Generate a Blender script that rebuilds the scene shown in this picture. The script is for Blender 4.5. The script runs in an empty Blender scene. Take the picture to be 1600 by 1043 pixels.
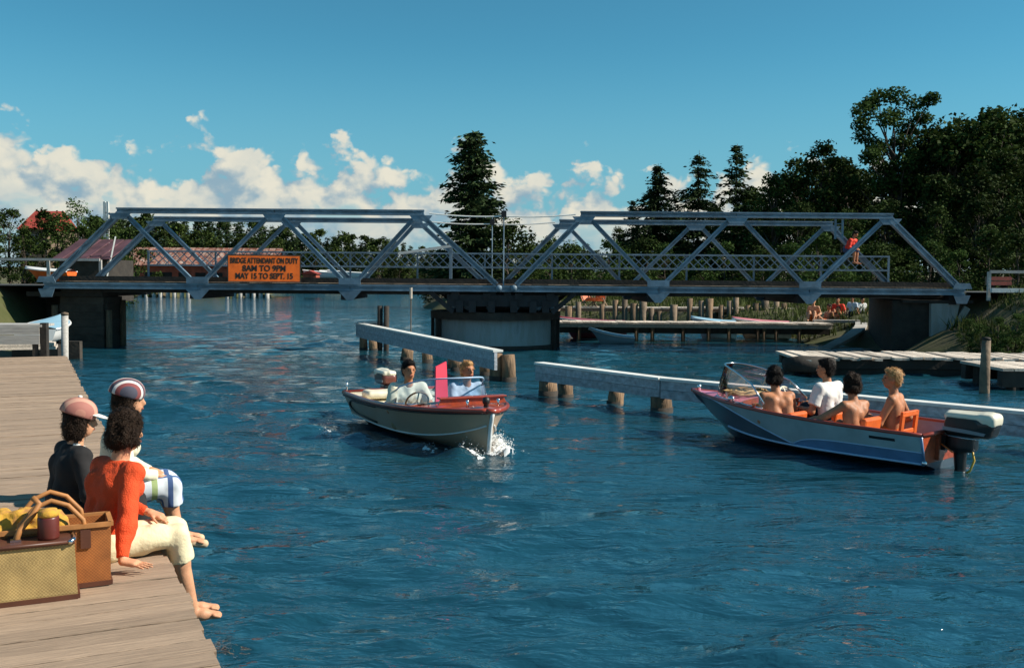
import bpy, math, random
import numpy as np
from mathutils import Vector, Matrix, Euler

# ------------------------------------------------------------------ camera, sky, sun, exposure
SC = bpy.context.scene
COL = SC.collection
random.seed(7)
EYE = 2.30
FPX = 1550.0
PITCH = math.atan(86.5 / FPX)
ROLL = 0.0075
_f = Vector((0, math.cos(PITCH), -math.sin(PITCH)))
_r = Vector((1, 0, 0))
_u = _r.cross(_f)
CF = _f
CR = _r * math.cos(ROLL) + _u * math.sin(ROLL)
CU = _u * math.cos(ROLL) - _r * math.sin(ROLL)
cam_data = bpy.data.cameras.new('camera')
cam_data.sensor_width = 36.0
cam_data.lens = FPX / 1600 * 36.0
cam_data.clip_end = 4000
cam_data.clip_start = 0.05
cam = bpy.data.objects.new('camera', cam_data)
COL.objects.link(cam)
_m = Matrix((CR, CU, -CF)).transposed().to_4x4()
_m.translation = Vector((0, 0, EYE))
cam.matrix_world = _m
SC.camera = cam

SUN = Vector((0.80, -0.05, 0.60)).normalized()
SUN_EL = math.asin(SUN.z)
SUN_AZ = math.atan2(SUN.x, SUN.y)
sun_data = bpy.data.lights.new('sun', 'SUN')
sun_data.energy = 4.8
sun_data.angle = math.radians(0.53)
sun_data.color = (1.0, 0.93, 0.80)
sun = bpy.data.objects.new('sun', sun_data)
COL.objects.link(sun)
sun.rotation_euler = SUN.to_track_quat('Z', 'Y').to_euler()
sun.location = (60, 0, 60)

SC.view_settings.view_transform = 'Standard'
SC.view_settings.look = 'None'
SC.view_settings.exposure = 0.5
SC.view_settings.gamma = 1.0
SC.view_settings.use_curve_mapping = False
SC.cycles.max_bounces = 6
SC.cycles.transparent_max_bounces = 12
SC.cycles.caustics_reflective = False
SC.cycles.caustics_refractive = False
SC.cycles.use_denoising = True


def build_world():
    w = bpy.data.worlds.new('World')
    SC.world = w
    w.use_nodes = True
    w.cycles.sampling_method = 'MANUAL'
    w.cycles.sample_map_resolution = 256
    nt = w.node_tree
    N, L = nt.nodes, nt.links
    N.clear()

    def node(t, **k):
        n = N.new(t)
        for a, b in k.items():
            setattr(n, a, b)
        return n

    def math_(op, a, b=None, c=None, clamp=False):
        n = node('ShaderNodeMath', operation=op, use_clamp=clamp)
        for i, v in enumerate((a, b, c)):
            if v is None:
                continue
            if isinstance(v, (int, float)):
                n.inputs[i].default_value = v
            else:
                L.new(v, n.inputs[i])
        return n.outputs[0]

    def sstep(x, lo, hi):
        n = node('ShaderNodeMapRange', interpolation_type='SMOOTHSTEP')
        L.new(x, n.inputs[0])
        n.inputs[1].default_value = lo
        n.inputs[2].default_value = hi
        return n.outputs[0]

    tc = node('ShaderNodeTexCoord')
    sep = node('ShaderNodeSeparateXYZ')
    L.new(tc.outputs['Generated'], sep.inputs[0])
    az = math_('ARCTAN2', sep.outputs[0], sep.outputs[1])
    el = math_('ARCSINE', sep.outputs[2])
    sky = node('ShaderNodeTexSky', sky_type='NISHITA', sun_disc=False)
    sky.sun_elevation = SUN_EL
    sky.sun_rotation = SUN_AZ
    sky.altitude = 200
    sky.air_density = 0.75
    sky.dust_density = 0.05
    sky.ozone_density = 1.0
    tint = node('ShaderNodeMix', data_type='RGBA', blend_type='MULTIPLY')
    tint.inputs[0].default_value = 1.0
    L.new(sky.outputs[0], tint.inputs[6])
    tint.inputs[7].default_value = SKY_TINT
    # cloud tops: height of the bank over the horizon by azimuth (radians), from a run of keys
    keys = [(-800, 205), (-760, 212), (-740, 215), (-700, 205), (-670, 160), (-640, 180), (-600, 160), (-560, 165), (-520, 175), (-495, 205), (-470, 206),
            (-445, 195), (-410, 210), (-385, 208), (-350, 168), (-320, 180), (-285, 208), (-250, 206), (-225, 165),
            (-185, 165), (-140, 180), (-85, 208), (-50, 180), (-15, 155), (40, 162), (110, 165), (180, 178), (235, 170), (270, 140), (330, 150), (400, 185), (520, 150)]
    lo, hi = -0.56, 0.56
    ramp = node('ShaderNodeValToRGB')
    ramp.color_ramp.interpolation = 'B_SPLINE'
    cr = ramp.color_ramp
    for i, (x, h) in enumerate(keys):
        p = (math.atan(x / FPX) - lo) / (hi - lo)
        v = (h / FPX) * 4.0
        e = cr.elements[i] if i < 2 else cr.elements.new(p)
        e.position = p
        e.color = (v, v, v, 1)
    mr = node('ShaderNodeMapRange')
    wob = node('ShaderNodeTexNoise')

    def density(dx, dy):
        vec = node('ShaderNodeCombineXYZ')
        L.new(math_('ADD', az, dx), vec.inputs[0])
        L.new(math_('MULTIPLY', math_('ADD', el, dy), 1.25), vec.inputs[1])
        nz = node('ShaderNodeTexNoise', noise_dimensions='2D')
        nz.inputs['Scale'].default_value = 22
        nz.inputs['Detail'].default_value = 7
        nz.inputs['Roughness'].default_value = 0.6
        L.new(vec.outputs[0], nz.inputs['Vector'])
        add = node('ShaderNodeVectorMath', operation='MULTIPLY_ADD')
        L.new(nz.outputs['Color'], add.inputs[0])
        add.inputs[1].default_value = (0.030, 0.026, 0)
        L.new(vec.outputs[0], add.inputs[2])
        vo = node('ShaderNodeTexVoronoi', feature='SMOOTH_F1', voronoi_dimensions='2D')
        vo.inputs['Scale'].default_value = 17
        vo.inputs['Detail'].default_value = 3.0
        vo.inputs['Roughness'].default_value = 0.55
        vo.inputs['Smoothness'].default_value = 0.35
        L.new(add.outputs[0], vo.inputs['Vector'])
        bil = math_('SUBTRACT', 0.62, vo.outputs['Distance'])
        f = math_('ADD', math_('MULTIPLY', bil, 0.066), math_('MULTIPLY', math_('SUBTRACT', nz.outputs['Fac'], 0.5), 0.050))
        rp = math_('MULTIPLY_ADD', math_('ADD', az, dx), 1.0 / (hi - lo), -lo / (hi - lo))
        r2 = node('ShaderNodeValToRGB')
        r2.color_ramp.interpolation = 'B_SPLINE'
        for i, e0 in enumerate(cr.elements):
            e = r2.color_ramp.elements[i] if i < 2 else r2.color_ramp.elements.new(e0.position)
            e.position = e0.position
            e.color = e0.color
        L.new(rp, r2.inputs[0])
        top = math_('MULTIPLY', r2.outputs[0], 0.25)
        return math_('ADD', math_('SUBTRACT', math_('ADD', top, 0.012), math_('ADD', el, dy)), f), nz, vo

    d0, nz0, vo0 = density(0.0, 0.0)
    d1, _n, _v = density(0.013, 0.016)
    N.remove(ramp); N.remove(mr); N.remove(wob)
    body = sstep(d0, 0.002, 0.020)
    # holes low in the bank, where strips of paler sky show
    vec = node('ShaderNodeCombineXYZ')
    L.new(math_('MULTIPLY', az, 9.0), vec.inputs[0])
    L.new(math_('MULTIPLY', el, 42.0), vec.inputs[1])
    hz = node('ShaderNodeTexNoise', noise_dimensions='2D')
    hz.inputs['Scale'].default_value = 1.0
    hz.inputs['Detail'].default_value = 5
    L.new(vec.outputs[0], hz.inputs['Vector'])
    gaps = sstep(hz.outputs['Fac'], 0.30, 0.55)
    upper = sstep(d0, 0.085, 0.05)
    keep = math_('MAXIMUM', math_('MULTIPLY_ADD', gaps, 0.55, 0.42), upper, clamp=True)
    mask = math_('MULTIPLY', math_('MULTIPLY', body, keep), 0.96)
    # lit side against shaded underside
    lit = sstep(math_('SUBTRACT', d0, d1), -0.022, 0.040)
    fine = math_('MULTIPLY_ADD', nz0.outputs['Fac'], 1.5, -0.10, clamp=True)
    depth = math_('MULTIPLY_ADD', sstep(d0, 0.16, 0.03), 0.80, 0.20)
    lit2 = math_('MULTIPLY', math_('MULTIPLY', lit, depth), math_('MULTIPLY_ADD', fine, 0.45, 0.62), clamp=True)
    shade = node('ShaderNodeMix', data_type='RGBA')
    L.new(lit2, shade.inputs[0])
    shade.inputs[6].default_value = CLOUD_SHADE
    shade.inputs[7].default_value = CLOUD_LIT
    low = node('ShaderNodeMix', data_type='RGBA')
    L.new(math_('MULTIPLY', sstep(el, 0.24, 0.0), 0.9), low.inputs[0])
    L.new(tint.outputs[2], low.inputs[6])
    low.inputs[7].default_value = SKY_LOW
    mix = node('ShaderNodeMix', data_type='RGBA')
    L.new(mask, mix.inputs[0])
    L.new(low.outputs[2], mix.inputs[6])
    L.new(shade.outputs[2], mix.inputs[7])
    bg = node('ShaderNodeBackground')
    bg.inputs[1].default_value = SKY_STRENGTH
    L.new(mix.outputs[2], bg.inputs[0])
    out = node('ShaderNodeOutputWorld')
    L.new(bg.outputs[0], out.inputs[0])


SKY_STRENGTH = 0.08
SKY_TINT = (0.40, 1.03, 1.0, 1)
CLOUD_LIT = (7.3, 6.9, 5.7, 1)
CLOUD_SHADE = (2.5, 3.7, 4.5, 1)
SKY_LOW = (1.75, 3.7, 4.6, 1)
build_world()


# ------------------------------------------------------------------ helpers
def px_at(px, py, Y):
    """world point seen at photo pixel (px,py) at distance Y"""
    d = CF + CR * ((px - 800) / FPX) - CU * ((py - 521.5) / FPX)
    return Vector((0, 0, EYE)) + d * (Y / d.y)


def px_on(px, py, z):
    d = CF + CR * ((px - 800) / FPX) - CU * ((py - 521.5) / FPX)
    return Vector((0, 0, EYE)) + d * ((z - EYE) / d.z)


def tag(o, label=None, cat=None, group=None, kind=None):
    if label: o['label'] = label
    if cat: o['category'] = cat
    if group: o['group'] = group
    if kind: o['kind'] = kind
    return o


def thing(name, label, cat, loc=(0, 0, 0), rotz=0.0, group=None):
    o = bpy.data.objects.new(name, None)
    o.empty_display_size = 0.2
    COL.objects.link(o)
    o.location = loc
    o.rotation_euler = (0, 0, rotz)
    return tag(o, label, cat, group)


def obj(name, me, parent=None, loc=None, rot=None, scale=None):
    o = bpy.data.objects.new(name, me)
    COL.objects.link(o)
    if parent: o.parent = parent
    if loc is not None: o.location = loc
    if rot is not None: o.rotation_euler = rot
    if scale is not None: o.scale = scale
    return o


def copy_tree(o, parent=None):
    c = o.copy()
    COL.objects.link(c)
    c.parent = parent
    for ch in list(o.children):
        copy_tree(ch, c)
    return c


class MB:
    def __init__(s):
        s.v, s.f, s.mi, s.m = [], [], [], 0

    def add(s, vs, fs):
        b = len(s.v)
        s.v += [tuple(p) for p in vs]
        for f in fs:
            s.f.append(tuple(b + i for i in f))
            s.mi.append(s.m)
        return s

    def box(s, c, d, R=None, taper=1.0):
        c = Vector(c)
        x, y, z = d[0] / 2, d[1] / 2, d[2] / 2
        P = [Vector((i * x * (taper if k > 0 else 1), j * y * (taper if k > 0 else 1), k * z)) for k in (-1, 1) for j in (-1, 1) for i in (-1, 1)]
        if R is not None: P = [R @ p for p in P]
        return s.add([c + p for p in P], [(0, 2, 3, 1), (4, 5, 7, 6), (0, 1, 5, 4), (2, 6, 7, 3), (0, 4, 6, 2), (1, 3, 7, 5)])

    def bar(s, a, b, w, h, up=(0, 0, 1)):
        a, b = Vector(a), Vector(b)
        d = (b - a)
        ln = d.length
        d.normalize()
        x = d.cross(Vector(up))
        if x.length < 1e-4: x = d.cross(Vector((1, 0, 0)))
        x.normalize()
        z = x.cross(d)
        R = Matrix((x, d, z)).transposed()
        return s.box((a + b) / 2, (w, ln, h), R)

    def tube(s, pts, r, n=8, cap=True):
        pts = [Vector(p) for p in pts]
        k = len(pts)
        rr = r if isinstance(r, (list, tuple)) else [r] * k
        vs, fs = [], []
        prev = None
        for i, p in enumerate(pts):
            t = (pts[min(i + 1, k - 1)] - pts[max(i - 1, 0)])
            t.normalize()
            if prev is None:
                x = t.cross(Vector((0, 0, 1)))
                if x.length < 1e-3: x = t.cross(Vector((1, 0, 0)))
            else:
                x = prev - t * prev.dot(t)
            x.normalize()
            prev = x
            y = t.cross(x)
            for j in range(n):
                a = 2 * math.pi * j / n
                vs.append(p + (x * math.cos(a) + y * math.sin(a)) * rr[i])
        for i in range(k - 1):
            for j in range(n):
                fs.append((i * n + j, i * n + (j + 1) % n, (i + 1) * n + (j + 1) % n, (i + 1) * n + j))
        if cap:
            fs.append(tuple(range(n - 1, -1, -1)))
            fs.append(tuple((k - 1) * n + j for j in range(n)))
        return s.add(vs, fs)

    def lathe(s, prof, n=24, c=(0, 0, 0), jit=None):
        vs, fs = [], []
        for r, z in prof:
            for j in range(n):
                a = 2 * math.pi * j / n
                vs.append((c[0] + r * math.cos(a), c[1] + r * math.sin(a), c[2] + z))
        for i in range(len(prof) - 1):
            for j in range(n):
                fs.append((i * n + j, i * n + (j + 1) % n, (i + 1) * n + (j + 1) % n, (i + 1) * n + j))
        fs.append(tuple(range(n - 1, -1, -1)))
        fs.append(tuple((len(prof) - 1) * n + j for j in range(n)))
        return s.add(vs, fs)

    def sheet(s, rows, flip=False, close=False):
        n = len(rows[0])
        vs = [p for r in rows for p in r]
        fs = []
        for i in range(len(rows) - 1):
            for j in range(n if close else n - 1):
                q = (i * n + j, i * n + (j + 1) % n, (i + 1) * n + (j + 1) % n, (i + 1) * n + j)
                fs.append(q[::-1] if flip else q)
        return s.add(vs, fs)

    def prism(s, poly, axis, a, b):
        """poly: 2D points; extruded along axis (0,1,2) from a to b"""
        def mk(p, t):
            q = list(p)
            q.insert(axis, t)
            return q
        n = len(poly)
        vs = [mk(p, a) for p in poly] + [mk(p, b) for p in poly]
        fs = [tuple(range(n - 1, -1, -1)), tuple(range(n, 2 * n))] + [(i, (i + 1) % n, n + (i + 1) % n, n + i) for i in range(n)]
        return s.add(vs, fs)

    def mesh(s, name, mats, smooth=False):
        me = bpy.data.meshes.new(name)
        me.from_pydata(s.v, [], s.f)
        if not isinstance(mats, (list, tuple)): mats = [mats]
        for m in mats: me.materials.append(m)
        if len(mats) > 1: me.polygons.foreach_set('material_index', s.mi)
        if smooth: me.polygons.foreach_set('use_smooth', [True] * len(me.polygons))
        me.validate()
        import bmesh
        bm = bmesh.new()
        bm.from_mesh(me)
        bmesh.ops.recalc_face_normals(bm, faces=bm.faces)
        bm.to_mesh(me)
        bm.free()
        me.update()
        return me

    def build(s, name, mats, parent=None, smooth=False, loc=None, rot=None, bevel=0):
        o = obj(name, s.mesh(name, mats, smooth), parent, loc, rot)
        if bevel:
            b = o.modifiers.new('bevel', 'BEVEL')
            b.width = bevel
            b.segments = 2
            b.limit_method = 'ANGLE'
        return o


def np_mesh(name, V, F, mats, smooth=False):
    """V (n,3), F (m,k) arrays"""
    me = bpy.data.meshes.new(name)
    V = np.asarray(V, dtype=np.float32)
    F = np.asarray(F, dtype=np.int32)
    k = F.shape[1]
    me.vertices.add(len(V))
    me.vertices.foreach_set('co', V.ravel())
    me.loops.add(F.size)
    me.loops.foreach_set('vertex_index', F.ravel())
    me.polygons.add(len(F))
    me.polygons.foreach_set('loop_start', np.arange(len(F), dtype=np.int32) * k)
    me.polygons.foreach_set('loop_total', np.full(len(F), k, dtype=np.int32))
    if smooth: me.polygons.foreach_set('use_smooth', np.ones(len(F), dtype=bool))
    for m in (mats if isinstance(mats, (list, tuple)) else [mats]): me.materials.append(m)
    me.update(calc_edges=True)
    return me


# ---- materials
def mat(name, col, rough=0.6, var=0.0, scale=5.0, bump=0.0, bscale=30.0, metal=0.0, spec=0.5, stretch=None, rnd=0.0, island=0.0, col2=None, coat=0.0, sss=0.0, transl=0.0, spots=None):
    m = bpy.data.materials.new(name)
    m.use_nodes = True
    nt = m.node_tree
    N, L = nt.nodes, nt.links
    b = N['Principled BSDF']
    b.inputs['Roughness'].default_value = rough
    b.inputs['Metallic'].default_value = metal
    b.inputs['Specular IOR Level'].default_value = spec
    b.inputs['Coat Weight'].default_value = coat
    b.inputs['Coat Roughness'].default_value = 0.08
    if sss:
        b.inputs['Subsurface Weight'].default_value = sss
        b.inputs['Subsurface Radius'].default_value = (0.02, 0.008, 0.004)
        b.inputs['Subsurface Scale'].default_value = 1.0
    c4 = (*col, 1)
    b.inputs['Base Color'].default_value = c4
    tc = N.new('ShaderNodeTexCoord')
    mp = N.new('ShaderNodeMapping')
    if stretch: mp.inputs['Scale'].default_value = stretch
    L.new(tc.outputs['Object'], mp.inputs[0])
    src = None
    if var or col2 or rnd or island:
        rgb = N.new('ShaderNodeRGB')
        rgb.outputs[0].default_value = c4
        src = rgb.outputs[0]
        nz = N.new('ShaderNodeTexNoise')
        nz.noise_dimensions = '4D'
        nz.inputs['Scale'].default_value = scale
        nz.inputs['Detail'].default_value = 6
        nz.inputs['Roughness'].default_value = 0.6
        L.new(mp.outputs[0], nz.inputs['Vector'])
        oi = N.new('ShaderNodeObjectInfo')
        mw = N.new('ShaderNodeMath'); mw.operation = 'MULTIPLY'
        L.new(oi.outputs['Random'], mw.inputs[0]); mw.inputs[1].default_value = 37.0
        L.new(mw.outputs[0], nz.inputs['W'])
        if col2:
            mx = N.new('ShaderNodeMix'); mx.data_type = 'RGBA'
            st = N.new('ShaderNodeMapRange'); st.interpolation_type = 'SMOOTHSTEP'
            st.inputs[1].default_value = 0.40; st.inputs[2].default_value = 0.64
            L.new(nz.outputs['Fac'], st.inputs[0]); L.new(st.outputs[0], mx.inputs[0])
            L.new(src, mx.inputs[6]); mx.inputs[7].default_value = (*col2, 1)
            src = mx.outputs[2]
        fac = None
        def mul(a, lo, hi, flo=0.0, fhi=1.0):
            nonlocal fac
            r = N.new('ShaderNodeMapRange')
            r.inputs[1].default_value = flo; r.inputs[2].default_value = fhi
            r.inputs[3].default_value = lo; r.inputs[4].default_value = hi
            L.new(a, r.inputs[0])
            if fac is None: fac = r.outputs[0]
            else:
                q = N.new('ShaderNodeMath'); q.operation = 'MULTIPLY'
                L.new(fac, q.inputs[0]); L.new(r.outputs[0], q.inputs[1]); fac = q.outputs[0]
        if var: mul(nz.outputs['Fac'], 1 - var, 1 + var, 0.3, 0.7)
        if rnd: mul(oi.outputs['Random'], 1 - rnd, 1 + rnd)
        if island:
            g = N.new('ShaderNodeNewGeometry')
            mul(g.outputs['Random Per Island'], 1 - island, 1 + island)
        if fac is not None:
            hv = N.new('ShaderNodeVectorMath'); hv.operation = 'SCALE'
            L.new(src, hv.inputs[0]); L.new(fac, hv.inputs['Scale'])
            src = hv.outputs[0]
        L.new(src, b.inputs['Base Color'])
    if bump:
        n2 = N.new('ShaderNodeTexNoise')
        n2.inputs['Scale'].default_value = bscale
        n2.inputs['Detail'].default_value = 4
        L.new(mp.outputs[0], n2.inputs['Vector'])
        bp = N.new('ShaderNodeBump')
        bp.inputs['Strength'].default_value = bump
        bp.inputs['Distance'].default_value = 0.02
        L.new(n2.outputs['Fac'], bp.inputs['Height'])
        L.new(bp.outputs[0], b.inputs['Normal'])
    if transl:
        tr = N.new('ShaderNodeBsdfTranslucent')
        if src is not None: L.new(src, tr.inputs[0])
        else: tr.inputs[0].default_value = c4
        ms = N.new('ShaderNodeMixShader'); ms.inputs[0].default_value = transl
        L.new(b.outputs[0], ms.inputs[1]); L.new(tr.outputs[0], ms.inputs[2])
        L.new(ms.outputs[0], N['Material Output'].inputs[0])
    return m


def stripes(name, cols, freq, axis=0, rough=0.8, cross=None):
    """woven stripes along one object axis; cross = (colour, freq) adds the second set"""
    m = mat(name, cols[0], rough)
    nt = m.node_tree
    N, L = nt.nodes, nt.links
    b = N['Principled BSDF']
    tc = N.new('ShaderNodeTexCoord')
    sp = N.new('ShaderNodeSeparateXYZ')
    L.new(tc.outputs['Object'], sp.inputs[0])
    def fr(ax, f):
        a = N.new('ShaderNodeMath'); a.operation = 'MULTIPLY'; L.new(sp.outputs[ax], a.inputs[0]); a.inputs[1].default_value = f
        c = N.new('ShaderNodeMath'); c.operation = 'FRACT'; L.new(a.outputs[0], c.inputs[0])
        return c.outputs[0]
    rp = N.new('ShaderNodeValToRGB')
    rp.color_ramp.interpolation = 'CONSTANT'
    n = len(cols)
    for i, c in enumerate(cols):
        e = rp.color_ramp.elements[i] if i < 2 else rp.color_ramp.elements.new(i / n)
        e.position = i / n
        e.color = (*c, 1)
    L.new(fr(axis, freq), rp.inputs[0])
    src = rp.outputs[0]
    if cross:
        for ax, colr, f, th in cross:
            g = N.new('ShaderNodeMath'); g.operation = 'LESS_THAN'; L.new(fr(ax, f), g.inputs[0]); g.inputs[1].default_value = th
            mx = N.new('ShaderNodeMix'); mx.data_type = 'RGBA'
            L.new(g.outputs[0], mx.inputs[0]); L.new(src, mx.inputs[6]); mx.inputs[7].default_value = (*colr, 1)
            src = mx.outputs[2]
    L.new(src, b.inputs['Base Color'])
    return m


def weave(name, col, col2, f=60):
    m = mat(name, col, 0.7)
    nt = m.node_tree
    N, L = nt.nodes, nt.links
    b = N['Principled BSDF']
    tc = N.new('ShaderNodeTexCoord')
    ch = N.new('ShaderNodeTexChecker')
    ch.inputs['Scale'].default_value = f
    ch.inputs[1].default_value = (*col, 1); ch.inputs[2].default_value = (*col2, 1)
    L.new(tc.outputs['Object'], ch.inputs[0])
    nz = N.new('ShaderNodeTexNoise'); nz.inputs['Scale'].default_value = 9; nz.inputs['Detail'].default_value = 5
    L.new(tc.outputs['Object'], nz.inputs['Vector'])
    mr = N.new('ShaderNodeMapRange'); mr.inputs[1].default_value = .3; mr.inputs[2].default_value = .7; mr.inputs[3].default_value = .7; mr.inputs[4].default_value = 1.2
    L.new(nz.outputs[0], mr.inputs[0])
    sv = N.new('ShaderNodeVectorMath'); sv.operation = 'SCALE'
    L.new(ch.outputs[0], sv.inputs[0]); L.new(mr.outputs[0], sv.inputs['Scale'])
    L.new(sv.outputs[0], b.inputs['Base Color'])
    bp = N.new('ShaderNodeBump'); bp.inputs['Strength'].default_value = .5; bp.inputs['Distance'].default_value = .004
    L.new(ch.outputs[1], bp.inputs['Height']); L.new(bp.outputs[0], b.inputs['Normal'])
    return m


def glass_mat(name, col, clear=0.8):
    m = bpy.data.materials.new(name)
    m.use_nodes = True
    N, L = m.node_tree.nodes, m.node_tree.links
    N.remove(N['Principled BSDF'])
    t = N.new('ShaderNodeBsdfTransparent'); t.inputs[0].default_value = (*col, 1)
    g = N.new('ShaderNodeBsdfGlossy'); g.inputs['Roughness'].default_value = 0.04
    fr = N.new('ShaderNodeFresnel'); fr.inputs[0].default_value = 1.5
    ad = N.new('ShaderNodeMath'); ad.operation = 'MULTIPLY_ADD'; ad.inputs[1].default_value = 1.0; ad.inputs[2].default_value = 1 - clear
    L.new(fr.outputs[0], ad.inputs[0]); ad.use_clamp = True
    mx = N.new('ShaderNodeMixShader')
    L.new(ad.outputs[0], mx.inputs[0]); L.new(t.outputs[0], mx.inputs[1]); L.new(g.outputs[0], mx.inputs[2])
    L.new(mx.outputs[0], N['Material Output'].inputs[0])
    return m


# ---- smooth solids: distance field + surface nets
_LAT = np.random.default_rng(77).uniform(-1, 1, (32, 32, 32))


def vnoise(P, f):
    q = P * f + 100.0
    i = np.floor(q).astype(int)
    t = q - i
    t = t * t * (3 - 2 * t)
    i = i % 32
    j = (i + 1) % 32
    o = 0
    for a, wx in ((i[..., 0], 1 - t[..., 0]), (j[..., 0], t[..., 0])):
        for b, wy in ((i[..., 1], 1 - t[..., 1]), (j[..., 1], t[..., 1])):
            for c, wz in ((i[..., 2], 1 - t[..., 2]), (j[..., 2], t[..., 2])):
                o = o + _LAT[a, b, c] * wx * wy * wz
    return o


def _cap(P, a, ra, b, rb, flat):
    a = np.array(a, float); b = np.array(b, float)
    ab = b - a
    L2 = max(float(ab @ ab), 1e-9)
    ap = P - a
    t = np.clip((ap @ ab) / L2, 0, 1)
    d = np.linalg.norm(ap - t[..., None] * ab, axis=-1) - (ra + (rb - ra) * t)
    if flat:
        n = ab / math.sqrt(L2)
        d = np.maximum(d, (P - b) @ n)
        if flat == 2: d = np.maximum(d, (a - P) @ n)
    return d


def sdf_mesh(name, prims, h, mats, k=0.03, noise=None, cuts=(), smooth=True):
    """prims: ('c',a,ra,b,rb[,flat]) tapered capsule; ('e',c,(rx,ry,rz)[,R]) ellipsoid; ('b',c,(hx,hy,hz),round[,R]) box;
    ('-', prim) carves. cuts: (point, normal) keeps the side against the normal."""
    def bounds(p):
        if p[0] == '-': return bounds(p[1])
        if p[0] == 'k': return bounds(p[2])
        if p[0] == 'c':
            a, b = np.array(p[1], float), np.array(p[3], float)
            r = max(p[2], p[4])
            return np.minimum(a, b) - r, np.maximum(a, b) + r
        c = np.array(p[1], float)
        r = np.full(3, max(p[2]) * (1.0 if p[0] == 'e' else 1.75))
        return c - r, c + r
    lo = np.min([bounds(p)[0] for p in prims if p[0] != '-'], 0) - 3 * h - 0.02
    hi = np.max([bounds(p)[1] for p in prims if p[0] != '-'], 0) + 3 * h + 0.02
    dims = np.ceil((hi - lo) / h).astype(int) + 1
    F = np.full(dims, 1.0, dtype=np.float64)
    ax = [lo[i] + np.arange(dims[i]) * h for i in range(3)]
    pad = 3 * h + k
    for p in prims:
        carve = p[0] == '-'
        kk = k
        if p[0] == 'k': kk, p = p[1], p[2]
        q = p[1] if carve else p
        b0, b1 = bounds(q)
        s = []
        for i in range(3):
            i0 = max(int((b0[i] - pad - lo[i]) / h), 0)
            i1 = min(int((b1[i] + pad - lo[i]) / h) + 2, dims[i])
            s.append(slice(i0, max(i1, i0 + 1)))
        s = tuple(s)
        P = np.stack(np.meshgrid(ax[0][s[0]], ax[1][s[1]], ax[2][s[2]], indexing='ij'), -1)
        if q[0] == 'c':
            d = _cap(P, q[1], q[2], q[3], q[4], q[5] if len(q) > 5 else 0)
        else:
            rel = P - np.array(q[1], float)
            R = q[3] if q[0] == 'e' and len(q) > 3 else (q[4] if q[0] == 'b' and len(q) > 4 else None)
            if R is not None: rel = rel @ np.array(R)
            if q[0] == 'e':
                r = np.array(q[2], float)
                k0 = np.linalg.norm(rel / r, axis=-1)
                k1 = np.linalg.norm(rel / (r * r), axis=-1)
                d = k0 * (k0 - 1) / np.maximum(k1, 1e-6)
            else:
                hh = np.array(q[2], float) - q[3]
                w = np.abs(rel) - hh
                d = np.linalg.norm(np.maximum(w, 0), axis=-1) + np.minimum(w.max(-1), 0) - q[3]
        A = F[s]
        if carve:
            F[s] = np.maximum(A, -d)
        else:
            hh = np.maximum(kk - np.abs(A - d), 0) / kk
            F[s] = np.minimum(A, d) - hh * hh * kk * 0.25
    if noise or cuts:
        P = np.stack(np.meshgrid(*ax, indexing='ij'), -1)
        if noise:
            near = np.abs(F) < 4 * h + 0.03
            Pn = P[near]
            for amp, fr in noise:
                F[near] += amp * vnoise(Pn, fr / 2.2)
        for c in cuts:
            F = np.maximum(F, (P - np.array(c[0], float)) @ np.array(c[1], float))
    S = F < 0
    cnt = np.zeros(np.array(dims) - 1, np.int8)
    for i in (0, 1):
        for j in (0, 1):
            for l in (0, 1):
                cnt += S[i:dims[0] - 1 + i, j:dims[1] - 1 + j, l:dims[2] - 1 + l]
    act = (cnt > 0) & (cnt < 8)
    I = np.argwhere(act)
    idx = np.full(act.shape, -1, np.int64)
    idx[act] = np.arange(len(I))
    acc = np.zeros((len(I), 3)); num = np.zeros(len(I))
    corners = [(i, j, l) for i in (0, 1) for j in (0, 1) for l in (0, 1)]
    for c0 in corners:
        for d in range(3):
            if c0[d]: continue
            c1 = list(c0); c1[d] = 1
            a = F[I[:, 0] + c0[0], I[:, 1] + c0[1], I[:, 2] + c0[2]]
            b = F[I[:, 0] + c1[0], I[:, 1] + c1[1], I[:, 2] + c1[2]]
            m = (a < 0) != (b < 0)
            t = np.where(m, a / np.where(m, a - b, 1), 0)
            pos = np.array(c0, float)[None] + t[:, None] * np.eye(3)[d][None]
            acc += pos * m[:, None]; num += m
    V = lo + (I + acc / np.maximum(num, 1)[:, None]) * h
    quads = []
    for d in range(3):
        u, v = (d + 1) % 3, (d + 2) % 3
        sl0 = [slice(1, -1)] * 3; sl1 = [slice(1, -1)] * 3
        sl0[d] = slice(0, -1); sl1[d] = slice(1, None)
        A, B = S[tuple(sl0)], S[tuple(sl1)]
        for sign in (0, 1):
            E = np.argwhere((A & ~B) if sign == 0 else (~A & B))
            off = np.ones(3, int); off[d] = 0
            E = E + off
            def cell(du, dv):
                e = E.copy(); e[:, u] += du; e[:, v] += dv
                return idx[e[:, 0], e[:, 1], e[:, 2]]
            q = np.stack([cell(-1, -1), cell(0, -1), cell(0, 0), cell(-1, 0)], 1)
            quads.append(q if sign == 0 else q[:, ::-1])
    Q = np.concatenate(quads)
    Q = Q[(Q >= 0).all(1)]
    return np_mesh(name, V, Q, mats, smooth)


def rotm(yaw=0, pitch=0, roll=0):
    return np.array(Euler((pitch, roll, yaw)).to_matrix())
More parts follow.
